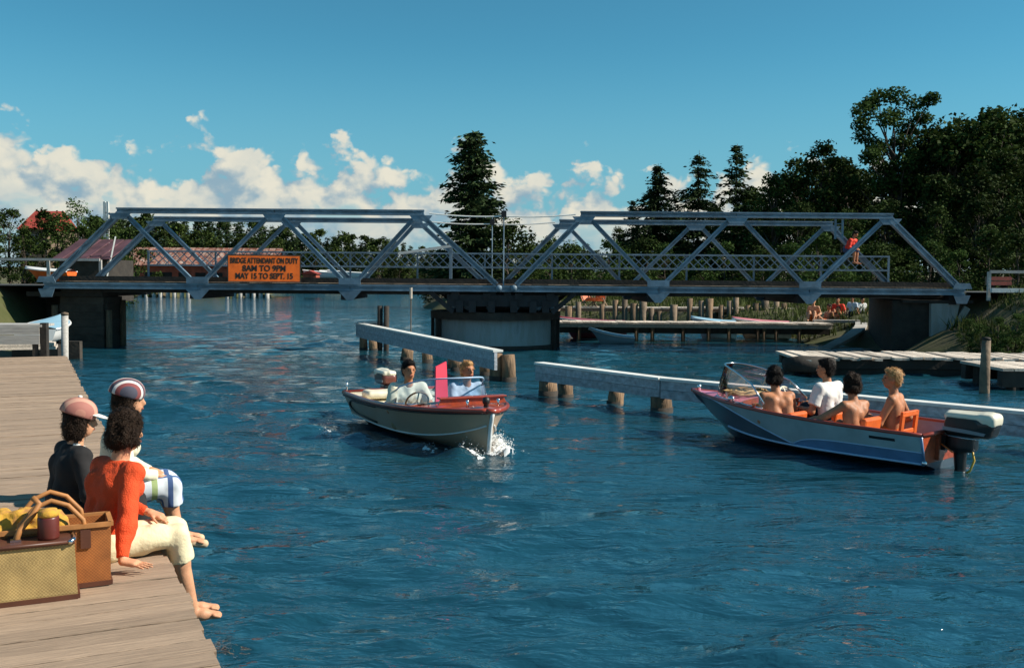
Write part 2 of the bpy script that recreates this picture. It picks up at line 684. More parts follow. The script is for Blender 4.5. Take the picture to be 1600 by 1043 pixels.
# ------------------------------------------------------------------ materials
M = {}
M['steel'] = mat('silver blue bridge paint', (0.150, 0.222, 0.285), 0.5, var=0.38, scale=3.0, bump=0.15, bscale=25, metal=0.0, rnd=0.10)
M['steel_dark'] = mat('near black steel', (0.022, 0.022, 0.024), 0.8, var=0.35, scale=4, rnd=0.15)  # near-black copy of the bridge steel, mostly below deck
M['rust_white'] = mat('chalky white paint', (0.74, 0.74, 0.70), 0.6, var=0.15, scale=4, rnd=0.06)
M['plank'] = mat('weathered dock planks', (0.37, 0.262, 0.182), 0.88, var=0.26, scale=4.5, bump=0.6, bscale=10, stretch=(0.8, 14, 14), rnd=0.13)
M['plank_pale'] = mat('sun bleached boards', (0.62, 0.53, 0.44), 0.85, var=0.32, scale=2.2, bump=0.6, bscale=10, stretch=(14, 0.8, 14), rnd=0.25)
M['timber_dark'] = mat('tarred timber and shadow dark', (0.035, 0.028, 0.022), 0.85, var=0.5, scale=3, bump=0.5, bscale=12, rnd=0.35)  # also paints the shadow onto the concrete abutment wall
M['timber'] = mat('old brown timber', (0.17, 0.12, 0.08), 0.85, var=0.5, scale=3, bump=0.6, bscale=14, rnd=0.3)
M['pile'] = mat('barked piling', (0.19, 0.12, 0.07), 0.9, var=0.55, scale=5, bump=0.9, bscale=14, stretch=(3, 3, 0.6), rnd=0.25)
M['fence_paint'] = mat('worn shade grey fence paint', (0.40, 0.42, 0.45), 0.8, var=0.40, scale=4, bump=0.5, bscale=20, stretch=(0.5, 4, 4), rnd=0.10)  # white fence face, greyed in its colour for the shaded side
M['concrete'] = mat('stained concrete', (0.36, 0.37, 0.36), 0.85, var=0.40, scale=2.2, bump=0.3, bscale=18, stretch=(2.2, 2.2, 0.45), col2=(0.22, 0.22, 0.20))
M['bark'] = mat('bark', (0.075, 0.055, 0.04), 0.9, var=0.4, scale=5, bump=0.5, stretch=(4, 4, 1), rnd=0.2)
M['leaf'] = mat('broad leaves', (0.034, 0.055, 0.013), 0.8, island=0.55, rnd=0.30, transl=0.14, spec=0.08)
M['leaf_far'] = mat('far leaves', (0.044, 0.066, 0.016), 0.8, island=0.5, rnd=0.30, transl=0.14, spec=0.08)
M['leaf_light'] = mat('light green leaves', (0.050, 0.088, 0.022), 0.8, island=0.5, rnd=0.2, transl=0.22, spec=0.08)  # a lighter green than the broad leaves
M['needle'] = mat('dark needles', (0.028, 0.047, 0.017), 0.8, island=0.5, rnd=0.25, transl=0.08, spec=0.08)
M['ground'] = mat('bank soil and grass', (0.075, 0.085, 0.022), 0.95, scale=0.5, col2=(0.11, 0.085, 0.05), var=0.4, bump=0.5, bscale=3)
M['grass'] = mat('grass blades', (0.065, 0.085, 0.02), 0.8, island=0.5, transl=0.2, spec=0.2)
M['black'] = mat('black paint', (0.012, 0.012, 0.013), 0.5, var=0.2)
M['chrome'] = mat('chrome', (0.75, 0.75, 0.75), 0.15, metal=1.0)
M['orange_sign'] = mat('faded orange sign board', (0.92, 0.155, 0.010), 0.65, var=0.28, scale=3)
M['skin'] = mat('tanned skin', (0.47, 0.20, 0.10), 0.55, var=0.22, scale=9, bump=0.12, bscale=60, sss=0.06, spec=0.35, rnd=0.10)
M['skin_fair'] = mat('fair skin', (0.60, 0.30, 0.17), 0.55, var=0.18, scale=9, bump=0.12, bscale=60, sss=0.06, spec=0.35)
M['hair_dark'] = mat('dark brown hair', (0.022, 0.012, 0.007), 0.6, var=0.5, scale=40, bump=0.8, bscale=90, spec=0.15)
M['hair_black'] = mat('black hair', (0.010, 0.007, 0.006), 0.6, var=0.4, scale=40, bump=0.8, bscale=90, spec=0.15)
M['hair_blond'] = mat('sandy blond hair', (0.48, 0.25, 0.085), 0.5, var=0.3, scale=40, bump=0.6, bscale=90)
M['eye'] = mat('shaded eyes', (0.03, 0.02, 0.015), 0.4)
M['lip'] = mat('lips', (0.36, 0.11, 0.08), 0.5)


# ------------------------------------------------------------------ ground and water
LAND = np.array([(-2.0, -12), (-4.4, 6), (-8.2, 16), (-11.2, 22), (-13.4, 28), (-14.9, 31), (-15.6, 37), (-26.5, 62), (-41, 92), (-46, 106), (-28.5, 113),
                 (-41, 172), (-14, 170), (-10, 125), (-7.5, 88), (-5.5, 72), (-2, 61), (4, 55), (9.2, 46), (10.4, 38.6), (11.6, 35.5), (12.0, 29.5), (14.5, 26.4),
                 (22, 21), (60, 9), (900, 9), (900, 1600), (-900, 1600), (-900, -12)], float)


def poly_sd(P, poly):
    """signed distance, positive inside"""
    n = len(poly)
    d = np.full(len(P), 1e18)
    inside = np.zeros(len(P), bool)
    for i in range(n):
        a, b = poly[i], poly[(i + 1) % n]
        ab = b - a
        t = np.clip(((P - a) @ ab) / (ab @ ab), 0, 1)
        q = P - a - t[:, None] * ab
        d = np.minimum(d, (q * q).sum(1))
        c = (a[1] > P[:, 1]) != (b[1] > P[:, 1])
        with np.errstate(divide='ignore', invalid='ignore'):
            xx = a[0] + (P[:, 1] - a[1]) / (b[1] - a[1]) * (b[0] - a[0])
        inside ^= c & (P[:, 0] < xx)
    return np.where(inside, 1, -1) * np.sqrt(d)


def sm(x, a, b):
    t = np.clip((x - a) / (b - a), 0, 1)
    return t * t * (3 - 2 * t)


def ground_h(x, y):
    P = np.stack([x, y], 1)
    wob = 0.5 * np.sin(x * .9 + 1.1 * np.sin(y * .5)) + 0.35 * np.sin(y * 1.3 + x * .4)
    d = poly_sd(P, LAND) + wob * np.clip(np.abs(y) / 40, .15, 1.6)
    cap = np.where((x < 0) & (y < 42), 0.42 + 0.6 * sm(y, 24, 40), 0.95)
    z = np.clip(d * 0.45, -1.3, 1.0) * np.where(d > 0, cap, 1.0)
    z += np.where(d > 0, np.clip((d - 2) * 0.035, 0, 3.2) * (y > 25), 0)
    z += np.where(d > 0, 0.07 * np.sin(x * 1.7) * np.sin(y * 1.9 + 1), 0)
    road = sm(-np.abs(y - 33.2), -6.0, -2.6) * np.where(x < 0, sm(-x, 14.9, 16.2), sm(x, 14.6, 15.6))
    z = z * (1 - road) + np.maximum(z, 1.93) * road
    return z


def graded(lo, hi, c0, c1, fine, grow):
    xs = list(np.arange(c0, c1 + fine / 2, fine))
    s, x = fine, xs[-1]
    while x < hi:
        s *= grow; x += s; xs.append(x)
    s, x = fine, xs[0]
    while x > lo:
        s *= grow; x -= s; xs.insert(0, x)
    return np.array(xs)


def grid_mesh(name, xs, ys, zf, m, smooth=True):
    X, Y = np.meshgrid(xs, ys)
    x, y = X.ravel(), Y.ravel()
    z = zf(x, y)
    n, k = len(xs), len(ys)
    i = np.arange(k - 1)[:, None] * n + np.arange(n - 1)[None]
    F = np.stack([i, i + 1, i + n + 1, i + n], -1).reshape(-1, 4)
    return np_mesh(name, np.stack([x, y, z], 1), F, m, smooth)


xs = graded(-1500, 1500, -45, 45, 0.9, 1.16)
ys = graded(-40, 1800, 0, 120, 0.9, 1.16)
tag(obj('ground', grid_mesh('ground', xs, ys, ground_h, M['ground'])), kind='structure')


def water_material():
    m = bpy.data.materials.new('river water')
    m.use_nodes = True
    N, L = m.node_tree.nodes, m.node_tree.links
    b = N['Principled BSDF']
    b.inputs['Base Color'].default_value = (0.007, 0.052, 0.078, 1)
    b.inputs['Roughness'].default_value = 0.05
    b.inputs['IOR'].default_value = 2.3
    tc = N.new('ShaderNodeTexCoord')
    prev = None
    for sc_, st, dist, det, sx in ((0.9, 0.8, 0.28, 3, 0.4), (2.6, 0.8, 0.07, 3, 0.45), (7.0, 0.9, 0.045, 3, 0.38), (20.0, 0.7, 0.014, 2, 0.45)):
        mp = N.new('ShaderNodeMapping')
        mp.inputs['Scale'].default_value = (sx, 1, 1)
        mp.inputs['Rotation'].default_value = (0, 0, 0.25)
        L.new(tc.outputs['Object'], mp.inputs[0])
        nz = N.new('ShaderNodeTexNoise')
        nz.inputs['Scale'].default_value = sc_
        nz.inputs['Detail'].default_value = det
        nz.inputs['Roughness'].default_value = 0.5
        nz.inputs['Distortion'].default_value = 0.6
        L.new(mp.outputs[0], nz.inputs['Vector'])
        bp = N.new('ShaderNodeBump')
        bp.inputs['Strength'].default_value = st
        bp.inputs['Distance'].default_value = dist
        L.new(nz.outputs['Fac'], bp.inputs['Height'])
        if prev: L.new(prev, bp.inputs['Normal'])
        prev = bp.outputs[0]
    L.new(prev, b.inputs['Normal'])
    return m


_rw = np.random.default_rng(11)
WAVES = []
for i in range(64):
    lam = 0.22 * (2.2 / 0.22) ** (_rw.random())
    th = math.radians(-90 + 12 + _rw.normal() * 34)
    WAVES.append((2 * math.pi / lam * math.cos(th), 2 * math.pi / lam * math.sin(th), _rw.random() * 6.28, 0.0046 * lam ** 0.85))


def water_h(x, y):
    z = np.zeros_like(x)
    r = np.sqrt(x * x + y * y)
    patch = 0.75 + 0.4 * np.sin(x * .21 + 1.3 * np.sin(y * .17)) * np.sin(y * .33 + .5 * np.sin(x * .3))
    for kx, ky, ph, a in WAVES:
        lam = 2 * math.pi / math.hypot(kx, ky)
        fade = np.clip((lam * 42 - r) / (lam * 15), 0, 1)
        s = np.sin(kx * x + ky * y + ph)
        z += a * fade * (s + 0.35 * s * s)
    z *= patch
    # bow wave and wake of the red decked boat, small wake of the moored one
    for bx, by, ax, ay, A in ((-0.40, 12.75, 0.440, -0.898, 0.085), (3.15, 14.6, -0.672, 0.741, 0.012)):
        u = -((x - bx) * ax + (y - by) * ay)
        v = (x - bx) * ay - (y - by) * ax
        w = np.where(u > -0.3, np.exp(-((np.abs(v) - 0.30 - 0.42 * np.maximum(u, 0)) / (0.16 + 0.03 * np.maximum(u, 0))) ** 2) * np.exp(-np.maximum(u, 0) / 5.0), 0)
        z += A * w + 0.4 * A * w * np.sin(u * 9 + v * 4)
    return z


M['water'] = water_material()
xs = graded(-1400, 1400, -7.5, 8.5, 0.06, 1.035)
ys = [3.0]
while ys[-1] < 75: ys.append(ys[-1] + 0.030 + 0.0062 * max(ys[-1] - 4, 0))
while ys[-1] < 1700: ys.append(ys[-1] * 1.08)
ys = np.array([-30, -10, -2, 1.5] + ys)
tag(obj('water', grid_mesh('water', xs, ys, water_h, M['water'])), kind='structure')

# ------------------------------------------------------------------ foreground dock: planks across two stringers
U = Vector((-0.44, 0.898, 0)).normalized()        # along the edge, away from the camera
W = Vector((-0.898, -0.44, 0)).normalized()       # inland
E0 = Vector((0.42, 0.85, 0))                      # a point on the edge
DZ = 0.65
dock = thing('wooden_dock', 'weathered grey plank dock running along the left bank', 'dock', (E0.x, E0.y, 0), math.atan2(U.y, U.x) - math.pi / 2)
# local frame: +Y along the edge, -X inland
rd = random.Random(5)
y, n = -0.5, 0
pl_meshes = []
for wdt in (0.135, 0.145, 0.155, 0.165):
    mb = MB().box((0, 0, -0.022), (4.6, wdt - 0.007, 0.044))
    pl_meshes.append((wdt, mb.mesh('plank', M['plank'])))
while y < 21.6:
    wdt, me = rd.choice(pl_meshes)
    o = obj('plank', me, dock, (-2.325 + rd.uniform(-0.025, 0.02), y + wdt / 2, DZ + rd.uniform(-0.004, 0.004)), (rd.uniform(-.004, .004), rd.uniform(-.0015, .0015), rd.uniform(-.004, .004) + (math.pi if rd.random() < .5 else 0)))
    y += wdt
for x in (-0.22, -2.2, -4.2):
    MB().bar((x, -0.6, DZ - 0.16), (x, 21.5, DZ - 0.16), 0.12, 0.20).build('stringer', M['timber'], dock)
pm = MB().tube([(0, 0, -1.2), (0, 0, DZ - 0.27)], 0.13, 10).mesh('piling', M['pile'], True)
for yy in np.arange(0.4, 21.5, 2.6):
    obj('piling', pm, dock, (-0.30, float(yy), 0))

# ------------------------------------------------------------------ swing bridge
BY, BW = 31.0, 4.4
ZB, ZT = 1.98, 4.34
bridge = thing('swing_bridge', 'long silver-blue steel truss swing bridge crossing the river on a round pier', 'bridge', (0, BY, 0))
BOT = [-14.5, -9.8, -5.06, -0.42, 0.05, 4.54, 9.26, 14.0]
TOP = [-12.2, -7.4, -2.85, 2.2, 6.94, 11.7]


def member(a, b, w, h, name, par, m='steel', up=(0, 1, 0)):
    """riveted member: two edge flanges with a recessed web; up is across the truss plane"""
    a, b = Vector(a), Vector(b)
    d = (b - a).normalized()
    side = d.cross(Vector(up)).normalized()
    mb = MB()
    fl = h * 0.26
    for s_ in (-1, 1):
        o_ = side * (s_ * (h - fl) / 2)
        mb.bar(a + o_, b + o_, fl, w, up)
    mb.bar(a + d * 0.01, b - d * 0.01, h - 2 * fl, w * 0.55, up)
    L_ = (b - a).length
    if h > 0.10:
        nl = max(2, int(L_ / 0.45))
        for i in range(nl):         # lacing bars over the recess
            p = a + d * (L_ * (i + .15) / nl)
            q = a + d * (L_ * (i + .85) / nl)
            sg = 1 if i % 2 else -1
            mb.bar(p + side * (sg * h * .24) - Vector(up) * w * .40, q - side * (sg * h * .24) - Vector(up) * w * .40, 0.03, 0.012, up)
    return mb.build(name, M[m], par)


def plate(poly, yy, t, name, par, m='steel'):
    return MB().prism(poly, 1, yy - t / 2, yy + t / 2).build(name, M[m], par)


def truss(yy, dx):
    t = obj('truss', None, bridge, (dx, yy, 0))
    for g in (range(0, 3), range(3, 6)):
        g = list(g)
        for i in range(g[0], g[-1]):
            member((TOP[i] - (0.1 if i == g[0] else 0), 0, ZT - 0.02), (TOP[i + 1] + (0.1 if i + 1 == g[-1] else 0), 0, ZT - 0.02), 0.24, 0.17, 'top_chord', t)
    for i in range(7):
        member((BOT[i] + (0.0 if i else -0.1), 0, ZB), (BOT[i + 1] + (0.1 if i == 6 else 0), 0, ZB), 0.20, 0.19, 'bottom_chord', t)
    zb, zt = ZB + 0.12, ZT - 0.14
    for i, j, nm, h in ((0, 0, 'end_post', .18), (1, 0, 'diagonal', .125), (1, 1, 'diagonal', .125), (2, 1, 'diagonal', .125), (2, 2, 'diagonal', .125), (3, 2, 'end_post', .16),
                        (4, 3, 'end_post', .16), (5, 3, 'diagonal', .125), (5, 4, 'diagonal', .125), (6, 4, 'diagonal', .125), (6, 5, 'diagonal', .125), (7, 5, 'end_post', .18)):
        bx, tx = BOT[i], TOP[j]
        sg = 0.14 if tx > bx else -0.14
        if nm == 'end_post':
            member((bx + sg * 0.5, -.012, zb), (tx, -.012, ZT - .10), 0.20, h, nm, t)
        else:
            member((bx + sg * 1.6, -.012, zb + .1), (tx - sg * 1.2, -.012, zt), 0.14, h, nm, t)
    for bx in (BOT[1], BOT[2], BOT[5], BOT[6]):
        plate([(bx - .34, ZB + .10), (bx + .34, ZB + .10), (bx + .34, ZB + .30), (bx - .34, ZB + .30)], -.115, .02, 'gusset_plate', t)
        plate([(bx - .36, ZB - .10), (bx + .36, ZB - .10), (bx + .09, ZB - .40), (bx - .09, ZB - .40)], -.09, .03, 'gusset_plate', t)
    for bx in (BOT[0], BOT[7]):
        plate([(bx - .26, ZB - .10), (bx + .26, ZB - .10), (bx + .16, ZB - .36), (bx - .16, ZB - .36)], -.09, .03, 'gusset_plate', t)
        plate([(bx - .3, ZB + .10), (bx + .3, ZB + .10), (bx + .22, ZB + .28), (bx - .22, ZB + .28)], -.115, .02, 'gusset_plate', t)
    for tx in TOP:
        plate([(tx - .36, ZT - .105), (tx + .36, ZT - .105), (tx + .22, ZT - .29), (tx - .22, ZT - .29)], -.10, .02, 'gusset_plate', t)
    MB().tube([(-.28, 0, ZB + .1), (-.28, 0, ZT + .12)], .022, 6).build('king_post', M['steel'], t)
    MB().box((-.28, 0, ZT - .04), (.16, .12, .20)).build('king_post_cap', M['steel_dark'], t)
    for a in (TOP[2] + .25, TOP[3] - .25):
        k = 9
        pts = [(a + (-.28 - a) * i / (k - 1), 0, ZT - .04 - .07 * math.sin(math.pi * .5 * i / (k - 1)) - .03 * math.sin(math.pi * i / (k - 1))) for i in range(k)]
        MB().tube(pts, .024, 6).build('tie_rod', M['rust_white'], t)
    for px_ in (BOT[3], BOT[4]):
        MB().lathe([(.0, -.13), (.10, -.13), (.10, .13), (.0, .13)], 12).build('pin', M['steel'], t, True, (px_, -.05, ZB + .02), (math.pi / 2, 0, 0))
    return t


truss(0.0, 0.0)
truss(BW, -0.45)
deckp = obj('deck', None, bridge, (0, 0, 0))
dm = MB().box((0, 0, 0), (.238, BW - .5, .07)).mesh('plank', M['timber'])
nx = int(28.3 / .243)
for i in range(nx):
    obj('plank', dm, deckp, (-14.3 + i * .243, BW / 2, 2.075 + rd.uniform(-.006, .006)))
for yy in (0.42, BW - 0.38):
    MB().box((-.2, yy, 2.20), (28.2, .16, .16)).build('curb_beam', M['timber_dark'], deckp)
for yy in (0.5, 1.3, 2.2, 3.1, 3.9):
    MB().box((-.2, yy, 1.90), (28.2, .14, .26)).build('stringer', M['timber_dark'], deckp)
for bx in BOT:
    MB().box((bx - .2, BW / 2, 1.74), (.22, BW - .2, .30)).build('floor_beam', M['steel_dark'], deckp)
rail = obj('lattice_railing', None, bridge, (-.3, BW - .28, 0))
RZ0, RZ1, RX0, RX1 = 2.68, 3.17, -12.6, 13.6
for z, h in ((RZ0, .06), (RZ1, .055)):
    MB().box(((RX0 + RX1) / 2, 0, z), (RX1 - RX0, .07, h)).build('rail', M['steel'], rail)
step = 0.30
lm = {s_: MB().bar((-.24 * s_, .02 * s_, RZ0 + .01), (.24 * s_, .02 * s_, RZ1 - .01), .030, .010, (0, 1, 0)).mesh('lattice_bar', M['steel']) for s_ in (1, -1)}
x = RX0 + .25
while x < RX1 - .2:
    for s_ in (1, -1): obj('lattice_bar', lm[s_], rail, (x, 0, 0))
    x += step
postm = MB().box((0, 0.05, (2.1 + RZ1) / 2), (.06, .05, RZ1 - 2.1)).mesh('rail_post', M['steel'])
x = RX0 + .02
while x < RX1: obj('rail_post', postm, rail, (x, 0, 0)); x += 2.38
# turntable under the middle
tt = obj('turntable', None, bridge, (-.30, BW / 2, 0))
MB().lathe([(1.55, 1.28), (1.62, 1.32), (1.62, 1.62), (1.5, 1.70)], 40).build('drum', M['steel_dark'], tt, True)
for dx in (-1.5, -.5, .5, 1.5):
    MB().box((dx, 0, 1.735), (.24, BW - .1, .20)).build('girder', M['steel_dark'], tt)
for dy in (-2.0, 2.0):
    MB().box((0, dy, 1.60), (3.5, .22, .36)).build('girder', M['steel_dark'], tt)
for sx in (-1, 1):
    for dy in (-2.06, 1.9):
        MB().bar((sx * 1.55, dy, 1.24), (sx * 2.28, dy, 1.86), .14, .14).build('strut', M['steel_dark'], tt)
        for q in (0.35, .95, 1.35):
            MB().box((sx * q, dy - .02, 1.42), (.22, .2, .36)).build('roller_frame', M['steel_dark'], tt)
for i in range(14):
    a = i / 14 * 2 * math.pi
    MB().lathe([(0, -.1), (.12, -.1), (.12, .1), (0, .1)], 12).build('roller', M['steel'], tt, True, (1.75 * math.cos(a), 1.75 * math.sin(a), 1.40), (0, math.pi / 2, a))

pier = thing('pivot_pier', 'round concrete pier with dark timber rim under the middle of the bridge', 'bridge pier', (-.56, 33.25, 0))
MB().lathe([(2.06, -1.3), (2.06, .02), (2.03, .10), (2.02, .98)], 56).build('drum_wall', M['concrete'], pier, True)
MB().lathe([(2.02, .98), (2.16, .985), (2.17, 1.22), (1.6, 1.25)], 56).build('rim', M['timber_dark'], pier)
MB().lathe([(2.075, -.3), (2.085, .12), (2.07, .16), (2.0, .165)], 56).build('tide_band', M['timber_dark'], pier)
km = MB().box((0, 0, .5), (.10, .16, 1.2)).mesh('fender_post', M['timber_dark'])
for a in (-168, -150, -24, -8, 10, 40, 80, 120, 160):
    a = math.radians(a)
    obj('fender_post', km, pier, (2.11 * math.cos(a), 2.11 * math.sin(a), 0), (0, 0, a))

# abutments
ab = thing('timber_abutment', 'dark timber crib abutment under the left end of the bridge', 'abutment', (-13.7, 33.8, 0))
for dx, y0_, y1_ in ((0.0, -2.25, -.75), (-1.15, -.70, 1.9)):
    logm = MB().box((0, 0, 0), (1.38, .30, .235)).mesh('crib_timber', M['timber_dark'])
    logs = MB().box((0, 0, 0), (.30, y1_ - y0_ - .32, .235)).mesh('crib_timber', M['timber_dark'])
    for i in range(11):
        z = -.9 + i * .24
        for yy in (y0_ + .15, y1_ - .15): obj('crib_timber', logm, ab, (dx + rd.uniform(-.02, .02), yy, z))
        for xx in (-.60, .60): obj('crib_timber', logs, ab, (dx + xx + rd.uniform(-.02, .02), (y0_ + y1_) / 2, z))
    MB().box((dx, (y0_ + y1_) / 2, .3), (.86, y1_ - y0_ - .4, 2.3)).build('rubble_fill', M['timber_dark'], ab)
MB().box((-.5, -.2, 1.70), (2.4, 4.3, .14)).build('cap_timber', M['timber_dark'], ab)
for xx, yy, h in ((.80, -2.1, 1.2), (.82, -1.0, 1.5), (-.30, 1.0, 1.3), (-.85, -2.25, 1.35)):
    MB().tube([(xx, yy, -1), (xx, yy, h)], .10, 10).build('fender_pile', M['pile'], ab, True)
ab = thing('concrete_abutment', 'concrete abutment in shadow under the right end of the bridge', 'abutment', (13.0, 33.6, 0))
MB().prism([(-1.0, -2.3), (1.05, -2.3), (1.05, 2.3), (-.1, 2.3)], 2, -1.0, 1.7).build('abutment_wall', M['timber_dark'], ab)  # concrete painted near black for the shadow under the bridge
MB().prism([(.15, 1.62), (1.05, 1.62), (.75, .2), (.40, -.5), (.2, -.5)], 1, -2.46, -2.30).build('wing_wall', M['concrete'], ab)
MB().bar((1.32, -2.36, 1.50), (1.02, -2.36, 1.0), .10, .20).build('wing_edge', M['concrete'], ab)
MB().box((.35, -2.35, 1.68), (2.2, .30, .09)).build('cap_timber', M['timber_dark'], ab)

# ------------------------------------------------------------------ guide fences in the water
def guide_fence(pts, label, top0, top1, hgt, piles, pile_r=0.165, cap=True, ret=None, joint=None):
    P = [Vector((p[0], p[1], 0)) for p in pts]
    root = thing('guide_fence', label, 'guide fence', (P[0].x, P[0].y, 0))
    o = P[0]
    tot = sum((P[i + 1] - P[i]).length for i in range(len(P) - 1))
    run = 0
    for i in range(len(P) - 1):
        a, b = P[i] - o, P[i + 1] - o
        ln = (b - a).length
        d = (b - a).normalized()
        side = Vector((d.y, -d.x, 0))           # towards the camera
        if side.dot(Vector((P[i].x, P[i].y, 0))) > 0: side = -side
        za = top0 + (top1 - top0) * run / tot
        zb = top0 + (top1 - top0) * (run + ln) / tot
        nb = max(1, round(ln / 3.4))
        for k in range(nb):
            p, q = a.lerp(b, k / nb), a.lerp(b, (k + 1) / nb)
            z0, z1 = za + (zb - za) * k / nb, za + (zb - za) * (k + 1) / nb
            for r in range(2):
                hz = hgt / 2
                off = side * (0.05 + rd.uniform(0, .008))
                e = d * 0.004
                A = p + off + e + Vector((0, 0, z0 - hz * (r + .5))); B = q + off - e + Vector((0, 0, z1 - hz * (r + .5)))
                MB().bar(A, B, .07, hz - .006).build('board', M['fence_paint'], root)
            if cap:
                MB().bar(p + Vector((0, 0, z0 + .025)), q + Vector((0, 0, z1 + .025)) - d * .004, .24, .045).build('cap_board', M['rust_white'], root)  # sunlit top painted whiter than the boards below
        run += ln
    def along(s):
        r_ = s * tot
        for i in range(len(P) - 1):
            ln = (P[i + 1] - P[i]).length
            if r_ <= ln or i == len(P) - 2: return P[i].lerp(P[i + 1], r_ / ln) - o
            r_ -= ln
    for s_, ht, back in piles:
        c = along(s_)
        d = (P[-1] - P[0]).normalized()
        nrm = Vector((d.y, -d.x, 0))
        if nrm.dot(c + o) < 0: nrm = -nrm
        c = c + nrm * (0.10 + back)
        k = pile_r * rd.uniform(.84, 1.14)
        lean = rd.uniform(-.06, .06)
        MB().tube([(c.x, c.y, -1.2), (c.x + lean * .5, c.y, ht * .5), (c.x + lean, c.y, ht)], [k * 1.05, k, k * .96], 12).build('piling', M['pile'], root, True)
        MB().tube([(c.x, c.y, -.4), (c.x + lean * .2, c.y, .085 + rd.uniform(0, .04))], [k * 1.07, k * 1.06], 12).build('wet_band', M['timber_dark'], root, True)
    return root


rf = guide_fence([(-4.85, 31.3), (-0.30, 21.8)], 'rear guide fence, white topped beam on pilings in front of the round pier', 0.83, 0.68, 0.40,
                 [(.02, .42, 0), (.06, .40, .2), (.40, .32, .0), (.50, .40, .25), (.66, .32, .3), (.74, .3, .05), (.86, .32, .3), (.965, .62, .02), (.985, .60, .25)], .15)
MB().bar((0.0, .05, .64), (.75, .75, .64), .07, .40).build('end_board', M['fence_paint'], rf)
MB().bar((0.02, .07, .87), (.72, .72, .87), .26, .045).build('cap_board', M['rust_white'], rf)
for px_, yy in ((593, 31.0), (603, 30.9)):
    p = px_at(px_, 500, yy)
    q = p - Vector((-4.85, 31.3, 0))
    MB().tube([(q.x, q.y, -1), (q.x + .02, q.y, 1.42)], .085, 10).build('tall_piling', M['timber_dark'], rf, True)
guide_fence([(0.53, 19.5), (2.6, 16.95), (8.6, 12.0)], 'front guide fence, long white topped beam on four stub pilings', 0.615, 0.50, 0.31,
            [(.020, .30, -.02), (.066, .30, -.02), (.185, .31, -.02), (.29, .30, -.02), (.55, .25, 0), (.66, .25, 0), (.97, .25, 0)], .165)

# marker rod hanging at the bridge, left of the pier
t = thing('marker_rod', 'thin pole standing in the water beside the rear guide fence', 'pole', (*px_at(642, 500, 30.4).xy, 0))
MB().tube([(0, 0, -1), (0, 0, 2.0)], .018, 6).build('pole_shaft', M['timber'], t)
MB().tube([(0, 0, 2.0), (0, 0, 1.66)], .045, 8).build('pole_head', M['plank_pale'], t)
# ------------------------------------------------------------------ trees
def cards(C, size, rng, up=0.35, aspect=0.62):
    """small leaf faces, slightly cupped, at centres C (n,3)"""
    n = len(C)
    nrm = rng.normal(size=(n, 3)); nrm[:, 2] = np.abs(nrm[:, 2]) + up
    nrm /= np.linalg.norm(nrm, axis=1)[:, None]
    t = np.cross(nrm, rng.normal(size=(n, 3)))
    t /= np.linalg.norm(t, axis=1)[:, None]
    b = np.cross(nrm, t)
    s = (size * rng.uniform(.6, 1.35, n))[:, None]
    w = s * aspect
    V = np.stack([C - t * s * .5, C + b * w * .5 + nrm * s * .1, C + t * s * .5, C - b * w * .5 + nrm * s * .1], 1).reshape(-1, 3)
    F = np.arange(4 * n).reshape(n, 4)
    return V, F


def limb(mb, a, b, r0, r1, rng, n=6, seg=4, bend=.08):
    a, b = Vector(a), Vector(b)
    L_ = (b - a).length
    pts, rr = [], []
    for i in range(seg + 1):
        t = i / seg
        p = a.lerp(b, t)
        if 0 < i < seg: p = p + Vector(rng.normal(size=3) * bend * L_ * .5)
        pts.append(p); rr.append(r0 + (r1 - r0) * t)
    mb.tube(pts, rr, n)


def broadleaf(seed, h, R, base=.25, nc=46, per=70, leaf=.30, top=.75, clumps=None, mat_=None, flat=.8):
    rng = np.random.default_rng(seed)
    if clumps is None:
        cl = []
        for i in range(nc):
            z = base + (1 - base) * rng.random() ** .8
            t = (z - base) / (1 - base)
            rr = R * (math.sin(math.pi * min(1, (.18 + t * .82))) ** .6) * (1.0 if t < .6 else 1.05)
            rr *= rng.uniform(.35, 1.05) ** .5 * (1 - .35 * max(0, t - top) / (1 - top))
            a = rng.random() * 6.283
            cl.append((rr * math.cos(a), rr * math.sin(a), z * h * .97, R * rng.uniform(.20, .42)))
    else:
        cl = clumps
    Cs = []
    for x, y, z, r in cl:
        k = int(per * rng.uniform(.6, 1.3))
        d = rng.normal(size=(k, 3)); d /= np.linalg.norm(d, axis=1)[:, None]
        rad = r * rng.uniform(.35, 1.08, (k, 1))
        Cs.append(np.array([x, y, z]) + d * rad * np.array([1, 1, flat * .8]))
    V, F = cards(np.concatenate(Cs), leaf, rng)
    crown = np_mesh('crown', V, F, mat_ or M['leaf'])
    mb = MB()
    tr = max(.07, h * .017)
    topz = h * (.72 if clumps is None else .62)
    limb(mb, (0, 0, -.4), (rng.normal() * .1, rng.normal() * .1, topz), tr, tr * .3, rng, 8, 6, .04)
    for x, y, z, r in (cl if clumps is not None else cl[::3]):
        z0 = min(z * rng.uniform(.45, .75), topz * .95)
        limb(mb, (0, 0, z0), (x, y, z), tr * .34, tr * .08, rng, 5, 3)
    return crown, mb.mesh('trunk', M['bark'], True)


